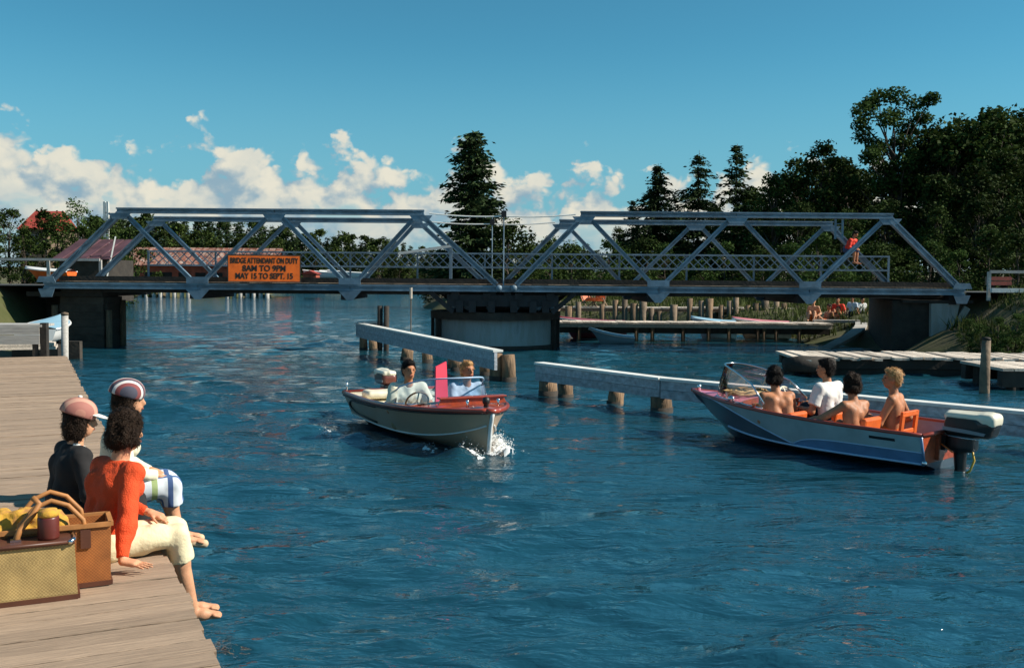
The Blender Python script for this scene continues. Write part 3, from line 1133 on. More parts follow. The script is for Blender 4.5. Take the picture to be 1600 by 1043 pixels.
def conifer(seed, h, R, base=.08, whorls=26, nb=9, card=.34, droop=.25, power=.85, jit=.25, fill=3, ragged=.0):
    rng = np.random.default_rng(seed)
    Cs, Ts = [], []
    mb = MB()
    limb(mb, (0, 0, -.4), (0, 0, h), max(.06, h * .014), .015, rng, 7, 5, .006)
    for w in range(whorls):
        t = (w + rng.uniform(-.3, .3)) / whorls
        z = h * (base + (1 - base) * max(t, 0))
        r = R * (1 - t) ** power + .06
        r *= 1 + ragged * rng.normal()
        for b in range(nb):
            a = rng.random() * 6.283
            L_ = max(.12, r * rng.uniform(1 - jit * 1.4, 1 + jit * .6))
            zz = z + rng.normal() * h * .008
            n = max(3, int(L_ / card * 2.4))
            for i in range(n):
                u = (i + .6) / n
                c = np.array([math.cos(a) * L_ * u, math.sin(a) * L_ * u, zz - droop * L_ * u * u + .10 * L_ * u])
                for q in range(fill):
                    Cs.append(c + rng.normal(size=3) * np.array([.10, .10, .055]) * (card / .34) * 1.5)
                    Ts.append((math.cos(a) + rng.normal() * .45, math.sin(a) + rng.normal() * .45, -.25 + rng.normal() * .25))
            if w % 2 == 0 and b % 3 == 0:
                mb.bar((0, 0, zz), (math.cos(a) * L_ * .8, math.sin(a) * L_ * .8, zz - droop * L_ * .5), .03, .03)
    C = np.array(Cs); T = np.array(Ts)
    T /= np.linalg.norm(T, axis=1)[:, None]
    n = len(C)
    s = (card * rng.uniform(.6, 1.3, n))[:, None]
    side = np.cross(T, rng.normal(size=(n, 3)))
    side /= np.linalg.norm(side, axis=1)[:, None]
    V = np.stack([C - T * s * .5, C + side * s * .17, C + T * s * .5, C - side * s * .17], 1).reshape(-1, 3)
    return np_mesh('crown', V, np.arange(4 * n).reshape(n, 4), M['needle']), mb.mesh('trunk', M['bark'], True)


def gz(x, y):
    return float(ground_h(np.array([x]), np.array([y]))[0])


def plant_tree(name, label, cat, meshes, x, y, s=1.0, rz=0.0, group=None, sz=None, z=None):
    t = thing(name, label, cat, (x, y, gz(x, y) if z is None else z), rz, group)
    crown, trunk = meshes
    for nm, me in (('trunk', trunk), ('crown', crown)):
        obj(nm, me, t)
    t.scale = (s, s, sz or s)
    return t


rt = random.Random(21)
# the big dark pine behind the middle of the bridge
p = px_at(739, 440, 76)
plant_tree('pine_tree', 'tall broad dark pine standing alone behind the middle of the bridge', 'tree',
           conifer(3, 12.4, 3.3, .03, 30, 12, .50, .08, .58, .30, 4, .14), p.x, 76)
# two spruces over the right truss
SPR = [conifer(31, 10.5, 5.2, .04, 24, 12, .40, .30, .95, .3, 4, .10), conifer(32, 11.5, 5.2, .04, 20, 10, .40, .26, .92, .38, 4, .2), conifer(33, 9.0, 3.0, .05, 20, 8, .36, .3, .85, .28, 4)]
for px_, Y, k, s, lb in ((1026, 84, 0, 1.0, 'pointed spruce left of its ragged twin above the right truss'), (1089, 84, 1, 1.0, 'ragged spruce with spreading boughs above the right truss, right of the pointed one'),
                         (988, 88, 2, .86, 'small spruce peeping over the left end of the right truss'), (1148, 80, 2, 1.28, 'narrow dark conifer at the left edge of the wooded rise')):
    p = px_at(px_, 440, Y)
    plant_tree('spruce_tree', lb, 'tree', SPR[k], p.x, Y, s, rt.random() * 6)
# the tall elm that rises over the wood: clumps placed on a spreading crown
Y = 72
rng = np.random.default_rng(5)
el_px = [(1342, 178, 17), (1334, 200, 12), (1348, 214, 15), (1362, 160, 13), (1384, 147, 17), (1404, 150, 17), (1426, 166, 16), (1447, 158, 12), (1448, 182, 14), (1432, 196, 15),
         (1400, 182, 18), (1376, 190, 18), (1360, 232, 15), (1388, 228, 18), (1412, 222, 16), (1345, 250, 14), (1378, 262, 18), (1404, 258, 17), (1420, 246, 13), (1394, 285, 20), (1368, 292, 18), (1340, 285, 15), (1418, 290, 15)]
p0 = px_at(1392, 440, Y)
g0 = gz(p0.x, Y)
clumps = []
for a, b, r in el_px:
    q = px_at(a, b, Y)
    clumps.append((q.x - p0.x, rng.normal() * 1.1, q.z - g0, r / FPX * Y * 1.2))
elm = thing('elm_tree', 'tallest tree, open crowned elm rising above the wood on the right', 'tree', (p0.x, Y, g0))
cr_, tr_ = broadleaf(6, 15.5, 3, clumps=clumps, per=430, leaf=.25, mat_=M['leaf_light'], flat=.9)
obj('trunk', tr_, elm); obj('crown', cr_, elm)
# the wood on the right: three ranks of broadleaf trees, each one by itself
BL = [broadleaf(40, 10, 2.9, .10, 60, 85, .30), broadleaf(41, 10, 2.5, .08, 54, 85, .28), broadleaf(42, 10, 3.3, .12, 62, 85, .32), broadleaf(43, 10, 2.2, .05, 50, 80, .28)]
edge = [(960, 352), (1000, 345), (1060, 335), (1110, 322), (1140, 300), (1170, 290), (1210, 262), (1245, 238), (1285, 212), (1320, 238), (1360, 235), (1410, 218), (1450, 190), (1480, 172), (1530, 152), (1570, 158), (1640, 150), (1750, 140)]


def edge_y(px_):
    for (a, b), (c, d) in zip(edge, edge[1:]):
        if a <= px_ <= c: return b + (d - b) * (px_ - a) / (c - a)
    return edge[0][1] if px_ < edge[0][0] else edge[-1][1]


G1 = 'broadleaf trees packed in the dark wood on the right bank'
crest = [(1205, 74, 3), (1246, 76, 2), (1283, 74, 3), (1318, 78, 0), (1452, 74, 1), (1484, 72, 2), (1536, 71, 0), (1590, 72, 2), (1655, 74, 1), (1172, 80, 1), (1115, 88, 1), (1060, 94, 0), (965, 100, 3)]
CREST = {1205: 'leafy tree on the wood\'s crest just right of the narrow dark conifer', 1246: 'crest tree between the narrow conifer and the peaked tree left of the elm', 1283: 'peaked leafy tree on the crest, first one left of the elm',
         1318: 'leafy tree whose top shows at the left foot of the elm\'s crown', 1452: 'leafy tree on the crest just right of the elm\'s crown', 1484: 'second leafy tree on the crest right of the elm', 1536: 'tall leafy tree of the crest near the right edge, highest after the elm'}
for px_, Y, k in crest:
    p = px_at(px_, 440, Y)
    top = px_at(px_, edge_y(px_), Y).z
    s = (top - gz(p.x, Y)) / 10.3
    lb = CREST.get(px_)
    plant_tree('broadleaf_tree', lb or 'dark leafy tree in the crowded wood on the right bank', 'tree', BL[k], p.x, Y, min(s, 1.35), rt.random() * 6, None if lb else G1, s)
for Y, px0, px1, st, dy in ((64, 1195, 1700, 62, 70), (58, 1235, 1720, 70, 130), (90, 930, 1650, 46, 22), (82, 1010, 1640, 56, 40)):
    px_ = px0
    while px_ < px1:
        j = rt.uniform(-14, 14)
        p = px_at(px_ + j, 440, Y)
        top = px_at(px_, edge_y(px_) + dy + rt.uniform(-10, 22), Y).z
        s = max(.3, (top - gz(p.x, Y)) / 10.3)
        plant_tree('broadleaf_tree', 'dark leafy tree in the crowded wood on the right bank', 'tree', BL[rt.randrange(4)], p.x, Y + rt.uniform(-2, 2), max(s, .55) * 1.05, rt.random() * 6, G1, s)
        px_ += st
# bushes along the right bank and behind the railing
SH = [broadleaf(60, 3, 1.7, .0, 34, 70, .17, mat_=M['leaf']), broadleaf(61, 3, 1.3, .0, 30, 70, .15, mat_=M['leaf_light'])]
G2 = 'bushes along the foot of the wood on the right bank'
px_ = 830
while px_ < 1700:
    Y = rt.uniform(60, 72) if px_ < 1180 else rt.uniform(50, 57)
    p = px_at(px_, 440, Y)
    plant_tree('bush', 'low dark bush at the foot of the wood on the right bank', 'bush', SH[rt.randrange(2)], p.x, Y, rt.uniform(.75, 1.25), rt.random() * 6, G2)
    px_ += 30 if px_ < 1180 else 44
for px_, Y, s, lb in ((795, 74, 1.75, 'leafy bush beside the foot of the lone pine, right side'), (822, 78, 1.3, 'lower bush further right of the lone pine'), (690, 78, 1.0, 'bush at the left foot of the lone pine'),
                      (860, 82, 1.4, 'bush behind the rods between the two truss halves')):
    p = px_at(px_, 440, Y)
    plant_tree('bush', lb, 'bush', SH[0], p.x, Y, s, rt.random() * 6)
G3 = 'bushes on the slope beside the right abutment'
for px_, Y, s in ((1516, 29.3, .24), (1535, 28.4, .28), (1560, 28.4, .28), (1590, 28, .32), (1520, 28.0, .22), (1548, 27.2, .26), (1578, 27.0, .28), (1612, 27.4, .3)):
    p = px_at(px_, 480, Y)
    plant_tree('bush', 'low green bush on the slope beside the right abutment', 'bush', SH[1 if s < .5 else 0], p.x, Y, s, rt.random() * 6, G3)
# far shore beyond the left half
FT = [broadleaf(70, 10, 3.4, .05, 40, 42, .55, mat_=M['leaf_far']), broadleaf(71, 10, 2.8, .05, 36, 42, .5, mat_=M['leaf_far']), conifer(72, 10, 1.9, .02, 16, 7, .6, .3, .9, .25, 2), conifer(73, 10, 2.3, .03, 16, 7, .6, .25, .8, .3, 2)]
far_edge = [(100, 330), (180, 338), (250, 340), (300, 343), (360, 345), (420, 350), (480, 362), (520, 366), (560, 372), (600, 374), (640, 384), (700, 388), (790, 392), (900, 386), (960, 375)]
G4 = 'distant trees of the treeline across the water on the left'
for Y, st, dy in ((184, 13, 0), (178, 15, 12), (173, 17, 26), (198, 16, -3)):
    px_ = 150
    while px_ < 930:
        for (a, b), (c, d) in zip(far_edge, far_edge[1:]):
            if a <= px_ <= c: ty = b + (d - b) * (px_ - a) / (c - a)
        p = px_at(px_ + rt.uniform(-4, 4), 440, Y)
        top = px_at(px_, ty + dy + rt.uniform(-6, 7), Y).z
        s = max(.3, (top - gz(p.x, Y)) / 10.2)
        k = rt.choice((0, 1, 1, 2, 3, 2))
        plant_tree('broadleaf_tree' if k < 2 else 'spruce_tree', 'small distant tree in the dark treeline across the water on the left', 'tree', FT[k], p.x, Y + rt.uniform(-3, 3), max(s, .6), rt.random() * 6, G4, s)
        px_ += st
# trees beside the left approach
LT = [broadleaf(80, 8, 2.2, .10, 46, 75, .24), broadleaf(81, 8, 1.9, .06, 42, 75, .24), broadleaf(82, 8, 2.0, .3, 20, 70, .22, flat=.7, mat_=M['leaf_light'])]
for px_, ty, Y, k, lb in ((122, 308, 62, 2, 'open crowned tree, tallest beside the left bridge approach'), (70, 322, 64, 1, 'tree with round top in front of the red gable at far left'),
                          (92, 330, 60, 0, 'dense dark tree just right of the red gable'), (152, 328, 66, 0, 'dark rounded tree left of the white pylon'), (40, 350, 58, 1, 'low tree below the red gable at far left'),
                          (130, 345, 58, 0, 'dark bushy tree filling in below the open crowned one'), (15, 318, 62, 0, 'tree at the far left behind the approach rail'), (-20, 322, 60, 1, 'outermost dark tree on the left'),
                          (205, 346, 90, 0, 'dark tree just behind the left top corner of the bridge'), (175, 352, 76, 1, 'dark tree right of the white pylon, behind the end post')):
    p = px_at(px_, 440, Y)
    g = gz(p.x, Y)
    s = (px_at(px_, ty, Y).z - g) / 8.2
    plant_tree('broadleaf_tree', lb, 'tree', LT[k], p.x, Y, s, rt.random() * 6)

# grass on the right bank and the point
def grass_patch(name, pts, hgt, m, seed):
    rng = np.random.default_rng(seed)
    P = np.array(pts)
    n = len(P)
    a = rng.random(n) * 6.283
    w = .018 + .02 * rng.random(n)
    hh = hgt * rng.uniform(.5, 1.3, n)
    z = ground_h(P[:, 0], P[:, 1])
    base = np.stack([P[:, 0], P[:, 1], z - .03], 1)
    d = np.stack([np.cos(a), np.sin(a), 0 * a], 1)
    lean = rng.normal(size=(n, 3)) * .35; lean[:, 2] = 1
    V = np.stack([base - d * w[:, None], base + d * w[:, None], base + lean * hh[:, None]], 1).reshape(-1, 3)
    o = obj(name, np_mesh(name, V, np.arange(3 * n).reshape(n, 3), m))
    return tag(o, kind='stuff')


rng = np.random.default_rng(9)
pts = []
while len(pts) < 26000:
    X = rng.uniform(-8, 34, 4000); Yv = rng.uniform(34, 70, 4000)
    d = poly_sd(np.stack([X, Yv], 1), LAND)
    clump = np.sin(X * 1.3 + 2 * np.sin(Yv * .7)) + np.sin(Yv * 1.1 + X * .3) + rng.normal(size=4000) * .6
    ok = (d > .5) & (clump > -.4) & ~((X > 12) & (np.abs(Yv - 33.2) < 3.4))
    pts += list(zip(X[ok], Yv[ok]))
tag(grass_patch('grass', pts[:26000], .42, M['grass'], 3), 'rough green and yellow grass growing on the right bank', 'grass')
pts = []
while len(pts) < 5000:
    X = rng.uniform(13.6, 22, 2000); Yv = rng.uniform(25, 31.4, 2000)
    d = poly_sd(np.stack([X, Yv], 1), LAND)
    pts += list(zip(X[d > .3], Yv[d > .3]))
tag(grass_patch('grass', pts[:5000], .35, M['grass'], 4), 'grass on the slope beside the right abutment', 'grass')
# ------------------------------------------------------------------ boats
M['hull_grey'] = mat('warm grey hull paint', (0.50, 0.36, 0.245), 0.4, var=0.18, scale=3, coat=0.2, col2=(0.42, 0.30, 0.20))
M['hull_teal'] = mat('grey teal topside paint', (0.36, 0.46, 0.48), 0.4, var=0.16, scale=3, coat=0.3)
M['hull_navy'] = mat('dark slate hull paint', (0.055, 0.085, 0.115), 0.35, var=0.15, scale=3, coat=0.3)
M['hull_blue'] = mat('blue hull paint', (0.12, 0.24, 0.42), 0.4, var=0.22, scale=3, coat=0.3)
M['hull_white'] = mat('white hull paint', (0.72, 0.72, 0.70), 0.35, var=0.10, scale=3, coat=0.3)
M['spray'] = mat('pale blue spray rail', (0.38, 0.55, 0.75), 0.35)
M['mahogany'] = mat('varnished mahogany', (0.36, 0.062, 0.022), 0.3, var=0.35, scale=3, stretch=(6, 1, 6), coat=0.6)
M['red_deck'] = mat('red brown varnished rail', (0.33, 0.05, 0.025), 0.3, var=0.25, scale=4, coat=0.5)
M['pink_deck'] = mat('pinkish mauve deck paint', (0.62, 0.20, 0.30), 0.4, var=0.12, scale=4, coat=0.3)
M['cream'] = mat('cream vinyl', (0.76, 0.70, 0.54), 0.6, var=0.12)
M['inner'] = mat('grey mauve cockpit paint', (0.36, 0.33, 0.38), 0.6, var=0.2)
M['inner_wood'] = mat('cockpit floor wood', (0.13, 0.055, 0.03), 0.6, var=0.35, stretch=(6, 1, 6))
M['orange_seat'] = mat('orange vinyl seat', (0.72, 0.13, 0.02), 0.5, var=0.18, scale=7)
M['motor_white'] = mat('ivory motor cowl', (0.80, 0.74, 0.58), 0.35, var=0.08, coat=0.3)
M['motor_black'] = mat('black motor enamel', (0.010, 0.011, 0.012), 0.35, var=0.2, coat=0.2)
M['motor_grey'] = mat('grey motor band', (0.22, 0.25, 0.27), 0.4)
M['motor_brown'] = mat('red brown motor cowl', (0.16, 0.045, 0.03), 0.35, coat=0.3)
M['rope'] = mat('tan rope', (0.50, 0.34, 0.15), 0.9, var=0.3, scale=30)
M['leather_wheel'] = mat('brown steering wheel', (0.20, 0.10, 0.04), 0.5)
M['pink_board'] = mat('coral pink board', (0.92, 0.055, 0.10), 0.55, var=0.06)
M['yellow'] = mat('yellow lit edge', (0.75, 0.45, 0.06), 0.5)  # lit edge of the motor's lower unit, put in as colour
M['shield'] = glass_mat('blue tinted windshield', (0.70, 0.83, 0.97), 0.86)
M['shield_clear'] = glass_mat('smoky clear windshield', (0.86, 0.80, 0.80), 0.93)


class Hull:
    """local frame: origin at the transom's foot on the waterline, +Y forward, +X to starboard"""
    def __init__(h, L, B, zs, zb, rake, chine=.10, full=2.4, bowfull=0.0, tuck=.80, flare=.03, stem=.6):
        h.L, h.B, h.zs, h.zb, h.rake, h.ch, h.full, h.bf, h.tuck, h.flare, h.stem = L, B, zs, zb, rake, chine, full, bowfull, tuck, flare, stem

    def pt(h, u, w, side=1, off=0.0):
        """u 0 stern..1 stem; w -1 keel, 0 chine, 1 gunwale; off: outward"""
        B2 = h.B / 2
        taper = 1 - max(0, (u - .35) / .65) ** h.full * (1 - h.bf)
        bg = B2 * taper * (.93 + .07 * min(1, u / .35))
        zg = h.zs + (h.zb - h.zs) * u ** 1.7
        bc = bg * h.tuck * (1 - .30 * u ** 2)
        zc = h.ch + (zg - h.ch) * (.60 * u ** 5)
        zk = -.10 + (zg + .02) * (u ** 10) * h.stem
        if w <= 0:
            t = w + 1
            x = bc * t; z = zk + (zc - zk) * t ** .9
            y = -h.rake * (u ** 4) * (1 - t) * 1.1 - h.rake * .55 * (u ** 4) * t
        else:
            x = bc + (bg - bc) * w - h.flare * math.sin(math.pi * w) * u
            z = zc + (zg - zc) * w
            y = -h.rake * .55 * (u ** 4) * (1 - w)
        n = off
        return Vector((side * (x + n), u * h.L + y, z))

    def us(h, n=26):
        return [1 - (1 - i / (n - 1)) ** 1.35 for i in range(n)]


def band(h, u0, u1, lo, hi, side, off, n=24, rows=4, close=True):
    """a thin applied panel on the topside; lo/hi give w by u"""
    R, S = [], []
    for i in range(n + 1):
        u = u0 + (u1 - u0) * i / n
        a, b = lo(u), hi(u)
        R.append([h.pt(u, a + (b - a) * j / rows, side, off) for j in range(rows + 1)])
    return R


def hull_body(h, root, mats, deck_u, deck_mat, rail_mat, rail_r=.028, inner='inner', floor='inner_wood', cockpit_back=0.06):
    us = h.us()
    ws = [-1, -.66, -.33, 0, .2, .4, .6, .8, 1]
    mb = MB()
    for s in (1, -1):
        mb.sheet([[h.pt(u, w, s) for w in ws] for u in us])
    # transom
    tr = [h.pt(0, w, 1) for w in ws]
    n = len(ws)
    vs = tr + [Vector((-p.x, p.y, p.z)) for p in tr]
    mb.add(vs, [(i, i + 1, n + i + 1, n + i) for i in range(n - 1)])
    hull = mb.build('hull', M[mats], root, True)
    mod = hull.modifiers.new('edge', 'EDGE_SPLIT'); mod.split_angle = math.radians(38)
    # cockpit liner
    th = .035
    un = [u for u in us if u <= deck_u + .02]
    def gi(u, s, z=0): p = h.pt(u, 1, s); return Vector((p.x - s * th, p.y + (.03 if u == 0 else 0), p.z + z))
    mb = MB()
    for s in (1, -1):
        rows = []
        for u in un:
            g = gi(u, s)
            c = h.pt(u, 0.12, s)
            fx = (abs(c.x) - th) * s
            m_ = h.pt(u, .55, s)
            zf_ = max(.085, c.z + .01)
            fx = s * max(abs(c.x) * .93 - th, .005)
            rows.append([g, Vector((s * max(abs(m_.x) - th, .01), g.y, m_.z)), Vector((fx, g.y, zf_))])
        mb.sheet(rows)
    mb.add([gi(un[0], 1), gi(un[0], -1), Vector((-abs(h.pt(0, .12, 1).x) + th, .03, .085)), Vector((abs(h.pt(0, .12, 1).x) - th, .03, .085))], [(0, 1, 2, 3)])
    mb.build('liner', M[inner], root, True)
    mb = MB()
    mb.sheet([[Vector(((abs(h.pt(u, .12, 1).x) * .93 - th - .002) * k, gi(u, 1).y, max(.09, h.pt(u, .12, 1).z + .015))) for k in (-1, -.5, 0, .5, 1)] for u in un])
    mb.build('floor', M[floor], root)
    # rails round the gunwale
    for s in (1, -1):
        MB().tube([h.pt(u, 1, s, -.012) + Vector((0, 0, .008)) for u in us], rail_r, 8).build('gunwale', M[rail_mat], root, True)
    MB().tube([h.pt(0, 1, 1, -.01) + Vector((0, -.004, .008)), h.pt(0, 1, -1, -.01) + Vector((0, -.004, .008))], rail_r, 8).build('transom_cap', M[rail_mat], root, True)
    # foredeck
    ud = [u for u in us if u >= deck_u]
    if ud[0] > deck_u + .005: ud.insert(0, deck_u)
    mb = MB()
    for dz, fl in ((.012, False), (-.03, True)):
        rows = []
        for u in ud:
            g = h.pt(u, 1, 1)
            x = max(g.x - .012, .001)
            rows.append([Vector((x * k, g.y, g.z + dz + .05 * (1 - k * k) * min(1, g.x / .4))) for k in (-1, -.6, -.2, .2, .6, 1)])
        mb.sheet(rows, fl)
    g = h.pt(ud[0], 1, 1)
    mb.build('foredeck', M[deck_mat], root, True)
    # deck aft edge
    rows = [[Vector((g.x * k * .86, g.y - .012, g.z - .14 + .05 * (1 - k * k))), Vector((g.x * k, g.y - .012, g.z + .025 + .05 * (1 - k * k)))] for k in (-.96, -.6, -.2, .2, .6, .96)]
    mb = MB().sheet(rows)
    mb.sheet([[p + Vector((0, -.03, 0)) for p in r] for r in rows])
    mb.sheet([[r[1], r[1] + Vector((0, -.03, 0))] for r in rows])
    mb.build('dash', M['mahogany'], root)
    return hull


def windshield(root, h, uf, ub, height, rake, glassm, framem, wid=.90, fr=.012):
    pts = []
    n = 18
    for i in range(n + 1):
        t = -1 + 2 * i / n
        g = h.pt(ub + (uf - ub) * (1 - abs(t) ** 2.6), 1, 1)
        yy = h.pt(ub, 1, 1).y + (h.pt(uf, 1, 1).y - h.pt(ub, 1, 1).y) * (1 - abs(t) ** 2.6)
        x = t * h.pt(ub, 1, 1).x * wid
        z = h.pt(ub + (uf - ub) * (1 - abs(t) ** 2.6), 1, 1).z
        pts.append((Vector((x, yy, z + .03)), 1 - abs(t) ** 4))
    lo = [p for p, k in pts]
    hi = [p + Vector((-p.x * .06, -rake * k, .06 + (height - .06) * k ** .6)) for p, k in pts]
    md = [a.lerp(b, .5) + Vector((0, .02, 0)) for a, b in zip(lo, hi)]
    mb = MB()
    mb.sheet([lo, md, hi])
    o = mb.build('windshield', M[glassm], root, True)
    MB().tube(hi, fr, 6).build('windshield_frame', M[framem], root, True)
    MB().tube(lo, fr, 6).build('windshield_base', M[framem], root, True)
    return lo, hi


def steering_wheel(root, c, r=.19, tilt=50, m='rope'):
    w = obj('steering_wheel', None, root, c, (math.radians(tilt), 0, 0))
    MB().tube([(r * math.cos(a * math.pi / 12), r * math.sin(a * math.pi / 12), 0) for a in range(25)], .013, 8, False).build('rim', M[m], w, True)
    for a in (90, 210, 330):
        a = math.radians(a)
        MB().bar((0, 0, 0), (r * math.cos(a), r * math.sin(a), 0), .018, .01).build('spoke', M[m], w)
    MB().tube([(0, 0, .02), (0, 0, -.22)], .016, 8).build('column', M['chrome'], w, True)


def outboard(root_loc, rotz, s, label, top, side, stripe, name='outboard_motor', group=None, tilt=0.0):
    """+Y points to the boat's bow; origin on the transom's top edge"""
    t = thing(name, label, 'outboard motor', root_loc, rotz, group)
    t.scale = (s, s, s)
    t.rotation_euler = (tilt, 0, rotz)
    lower = sdf_mesh('cowl', [('b', (0, -.30, .16), (.155, .30, .11), .07), ('b', (0, -.33, .24), (.15, .30, .10), .08)], .02, M[side], k=.05)
    obj('cowl', lower, t)
    cap = sdf_mesh('cowl_top', [('b', (0, -.31, .295), (.150, .305, .055), .05), ('b', (0, -.54, .27), (.156, .095, .085), .06), ('c', (0, -.02, .31), .04, (0, -.55, .325), .05)], .016, M[top], k=.05)
    obj('cowl_top', cap, t)
    for sx in (-1, 1):
        MB().prism([(-.03, .175), (-.42, .165), (-.47, .19), (-.40, .26), (-.30, .285), (-.06, .285)], 0, sx * .158, sx * .166).build('side_panel', M['motor_black'], t)
        MB().prism([(-.01, .120), (-.52, .090), (-.54, .125), (-.30, .150), (-.01, .165)], 0, sx * .157, sx * .164).build('side_stripe', M[stripe], t)
        MB().tube([(sx * .160, .01, .055), (sx * .168, -.30, .040), (sx * .160, -.58, .045)], .006, 6).build('trim', M['chrome'], t, True)
    mid = sdf_mesh('midsection', [('b', (0, -.20, -.03), (.11, .17, .12), .05), ('c', (0, -.17, -.10), .085, (0, -.18, -.52), .06), ('b', (0, -.22, -.44), (.075, .20, .012), .011), ('c', (0, -.17, -.50), .045, (0, -.18, -.74), .04),
                                  ('e', (0, -.20, -.74), (.06, .22, .06)), ('b', (0, -.16, -.84), (.008, .07, .08), .007)], .02, M[side], k=.04)
    obj('midsection', mid, t)
    MB().box((0, .02, -.05), (.22, .09, .20)).build('clamp_bracket', M['motor_black'], t)
    for sx in (-1, 1): MB().tube([(sx * .07, .07, -.03), (sx * .07, .14, -.03)], .012, 6).build('clamp_screw', M['chrome'], t, True)
    pr = MB()
    for k in range(3):
        a = k * 2.094
        pr.add([(0, -.43, -.74), (.10 * math.cos(a), -.44, -.74 + .10 * math.sin(a)), (.11 * math.cos(a + .5), -.45, -.74 + .11 * math.sin(a + .5)), (.05 * math.cos(a + .9), -.46, -.74 + .05 * math.sin(a + .9))], [(0, 1, 2, 3)])
    pr.build('propeller', M['chrome'], t)
    return t


# ---- the boat under way towards the camera
A1 = Vector((.440, -.898, 0)).normalized()
B1o = Vector((-1.98, 16.15, 0.0))
R1 = math.atan2(-A1.x, A1.y)
h1 = Hull(3.95, 1.72, .46, .60, .12, chine=.10, full=3.0, bowfull=.10, tuck=.80, flare=.02, stem=.08)
boat1 = thing('motor_boat', 'grey hulled motorboat with red wooden deck and blue windshield heading towards us', 'motorboat', B1o, R1)
hull_body(h1, boat1, 'hull_grey', .70, 'mahogany', 'red_deck', .034, 'cream', 'inner_wood')
# blunt bow closed by a stem post and cap
MB().tube([h1.pt(1, w, 1) * 1.0 + Vector((-h1.pt(1, w, 1).x, .012, 0)) for w in (-1, -.5, 0, .5, 1)], .03, 8).build('stem', M['hull_white'], boat1, True)
p = h1.pt(1, 1, 1)
MB().sheet([[h1.pt(1, w, s) for w in (-1, -.5, 0, .5, 1)] for s in (1, -1)]).build('bow_plate', M['hull_grey'], boat1, True)
MB().tube([Vector((-p.x, p.y, p.z + .008)), Vector((0, p.y + .02, p.z + .008)), Vector((p.x, p.y, p.z + .008))], .034, 8).build('bow_rail', M['red_deck'], boat1, True)
for s in (1, -1):
    # rubbing strake, dark, under the rail
    MB().tube([h1.pt(u, .90, s, .012) for u in h1.us()], .013, 6).build('rub_strake', M['black'], boat1, True)
    MB().tube([h1.pt(u, .06, s, .010) for u in h1.us()], .012, 6).build('chine_rail', M['hull_white'], boat1, True)
    # curved moulding at the quarter
    pts = []
    for i in range(25):
        a = math.radians(80 + 200 * i / 24)
        pts.append(h1.pt(.16 + .11 * math.cos(a), .50 + .30 * math.sin(a), s, .012))
    pts = [h1.pt(.44, .86, s, .012), h1.pt(.30, .83, s, .012)] + pts + [h1.pt(.36, .17, s, .012)]
    MB().tube(pts, .014, 6).build('side_moulding', M['black'], boat1, True)
windshield(boat1, h1, .775, .50, .36, .10, 'shield', 'spray', .90)
# dash hood in varnished wood, in front of the seats
hood = MB()
g = h1.pt(.80, 1, 1)
hood.prism([(-.50, 0), (.50, 0), (.46, .085), (-.46, .085)], 1, 0, .035)
hood.build('dash_hood', M['mahogany'], boat1, False, (-.05, g.y + .02, g.z + .055))
MB().box((0, 0, 0), (.98, .12, .022)).build('hood_cap', M['red_deck'], boat1, False, (-.05, g.y + .03, g.z + .15), bevel=.006)
steering_wheel(boat1, (.48, 2.50, .58), .165, 62, 'leather_wheel')
# bow light, chocks and cleats
q = h1.pt(.95, 1, 1)
MB().lathe([(0, 0), (.035, 0), (.03, .03), (.045, .05), (.052, .085), (.04, .12), (0, .135)], 14).build('bow_light', M['black'], boat1, True, (0, q.y, q.z + .05))
for xx, yy in ((.22, -.10), (-.22, -.10)):
    MB().lathe([(0, 0), (.022, 0), (.014, .04), (.022, .085), (0, .10)], 10).build('bow_chock', M['chrome'], boat1, True, (xx, q.y - .1, q.z + .045))
for s in (1, -1):
    g = h1.pt(.03, 1, s)
    MB().tube([g + Vector((-.03 * s, .02, 0)), g + Vector((-.03 * s, .02, .20))], .012, 8).build('stern_light_pole', M['chrome'], boat1, True)
# seats
for xx, nm in ((.44, 0), (-.44, 1)):
    MB().box((xx * .86, 2.02, .15), (.42, .40, .10)).build('seat', M['cream'], boat1, bevel=.03)
    MB().box((xx * .86, 1.76, .32), (.46, .10, .36), Matrix.Rotation(.15, 3, 'X')).build('seat_back', M['cream'], boat1, bevel=.03)
MB().box((0, .62, .26), (1.12, .50, .26)).build('stern_seat', M['cream'], boat1, bevel=.03)
MB().box((0, .30, .42), (1.36, .34, .045)).build('stern_deck', M['cream'], boat1, bevel=.01)


def in_boat(bo, rz, p):
    return Vector(bo) + Matrix.Rotation(rz, 3, 'Z') @ Vector(p)


# coral board standing behind the windshield
q = in_boat(B1o, R1, (.13, 2.55, .50))
bd = thing('pink_board', 'coral pink board standing upright behind the windshield between the two men', 'board', q, R1 + math.radians(20))
bd.rotation_euler = (0, math.radians(7), R1 + math.radians(20))
MB().prism([(-.10, -.32), (.13, -.28), (.17, .04), (.125, .02), (.05, .58), (-.15, .62)], 1, -.012, .012).build('panel', M['pink_board'], bd)
q = in_boat(B1o, R1, (0, -.02, .50))
outboard(q, R1, .78, 'white topped outboard motor on the stern of the approaching boat', 'motor_white', 'motor_brown', 'motor_grey')
# white bundle on the stern seat
q = in_boat(B1o, R1, (.36, .62, .43))
bn = thing('seat_cushion', 'loose cream cushion lying on the stern seat behind the driver', 'cushion', q, R1)
obj('pad', sdf_mesh('pad', [('b', (0, 0, .06), (.28, .18, .06), .055)], .02, M['cream'], noise=[(.008, 22)]), bn)

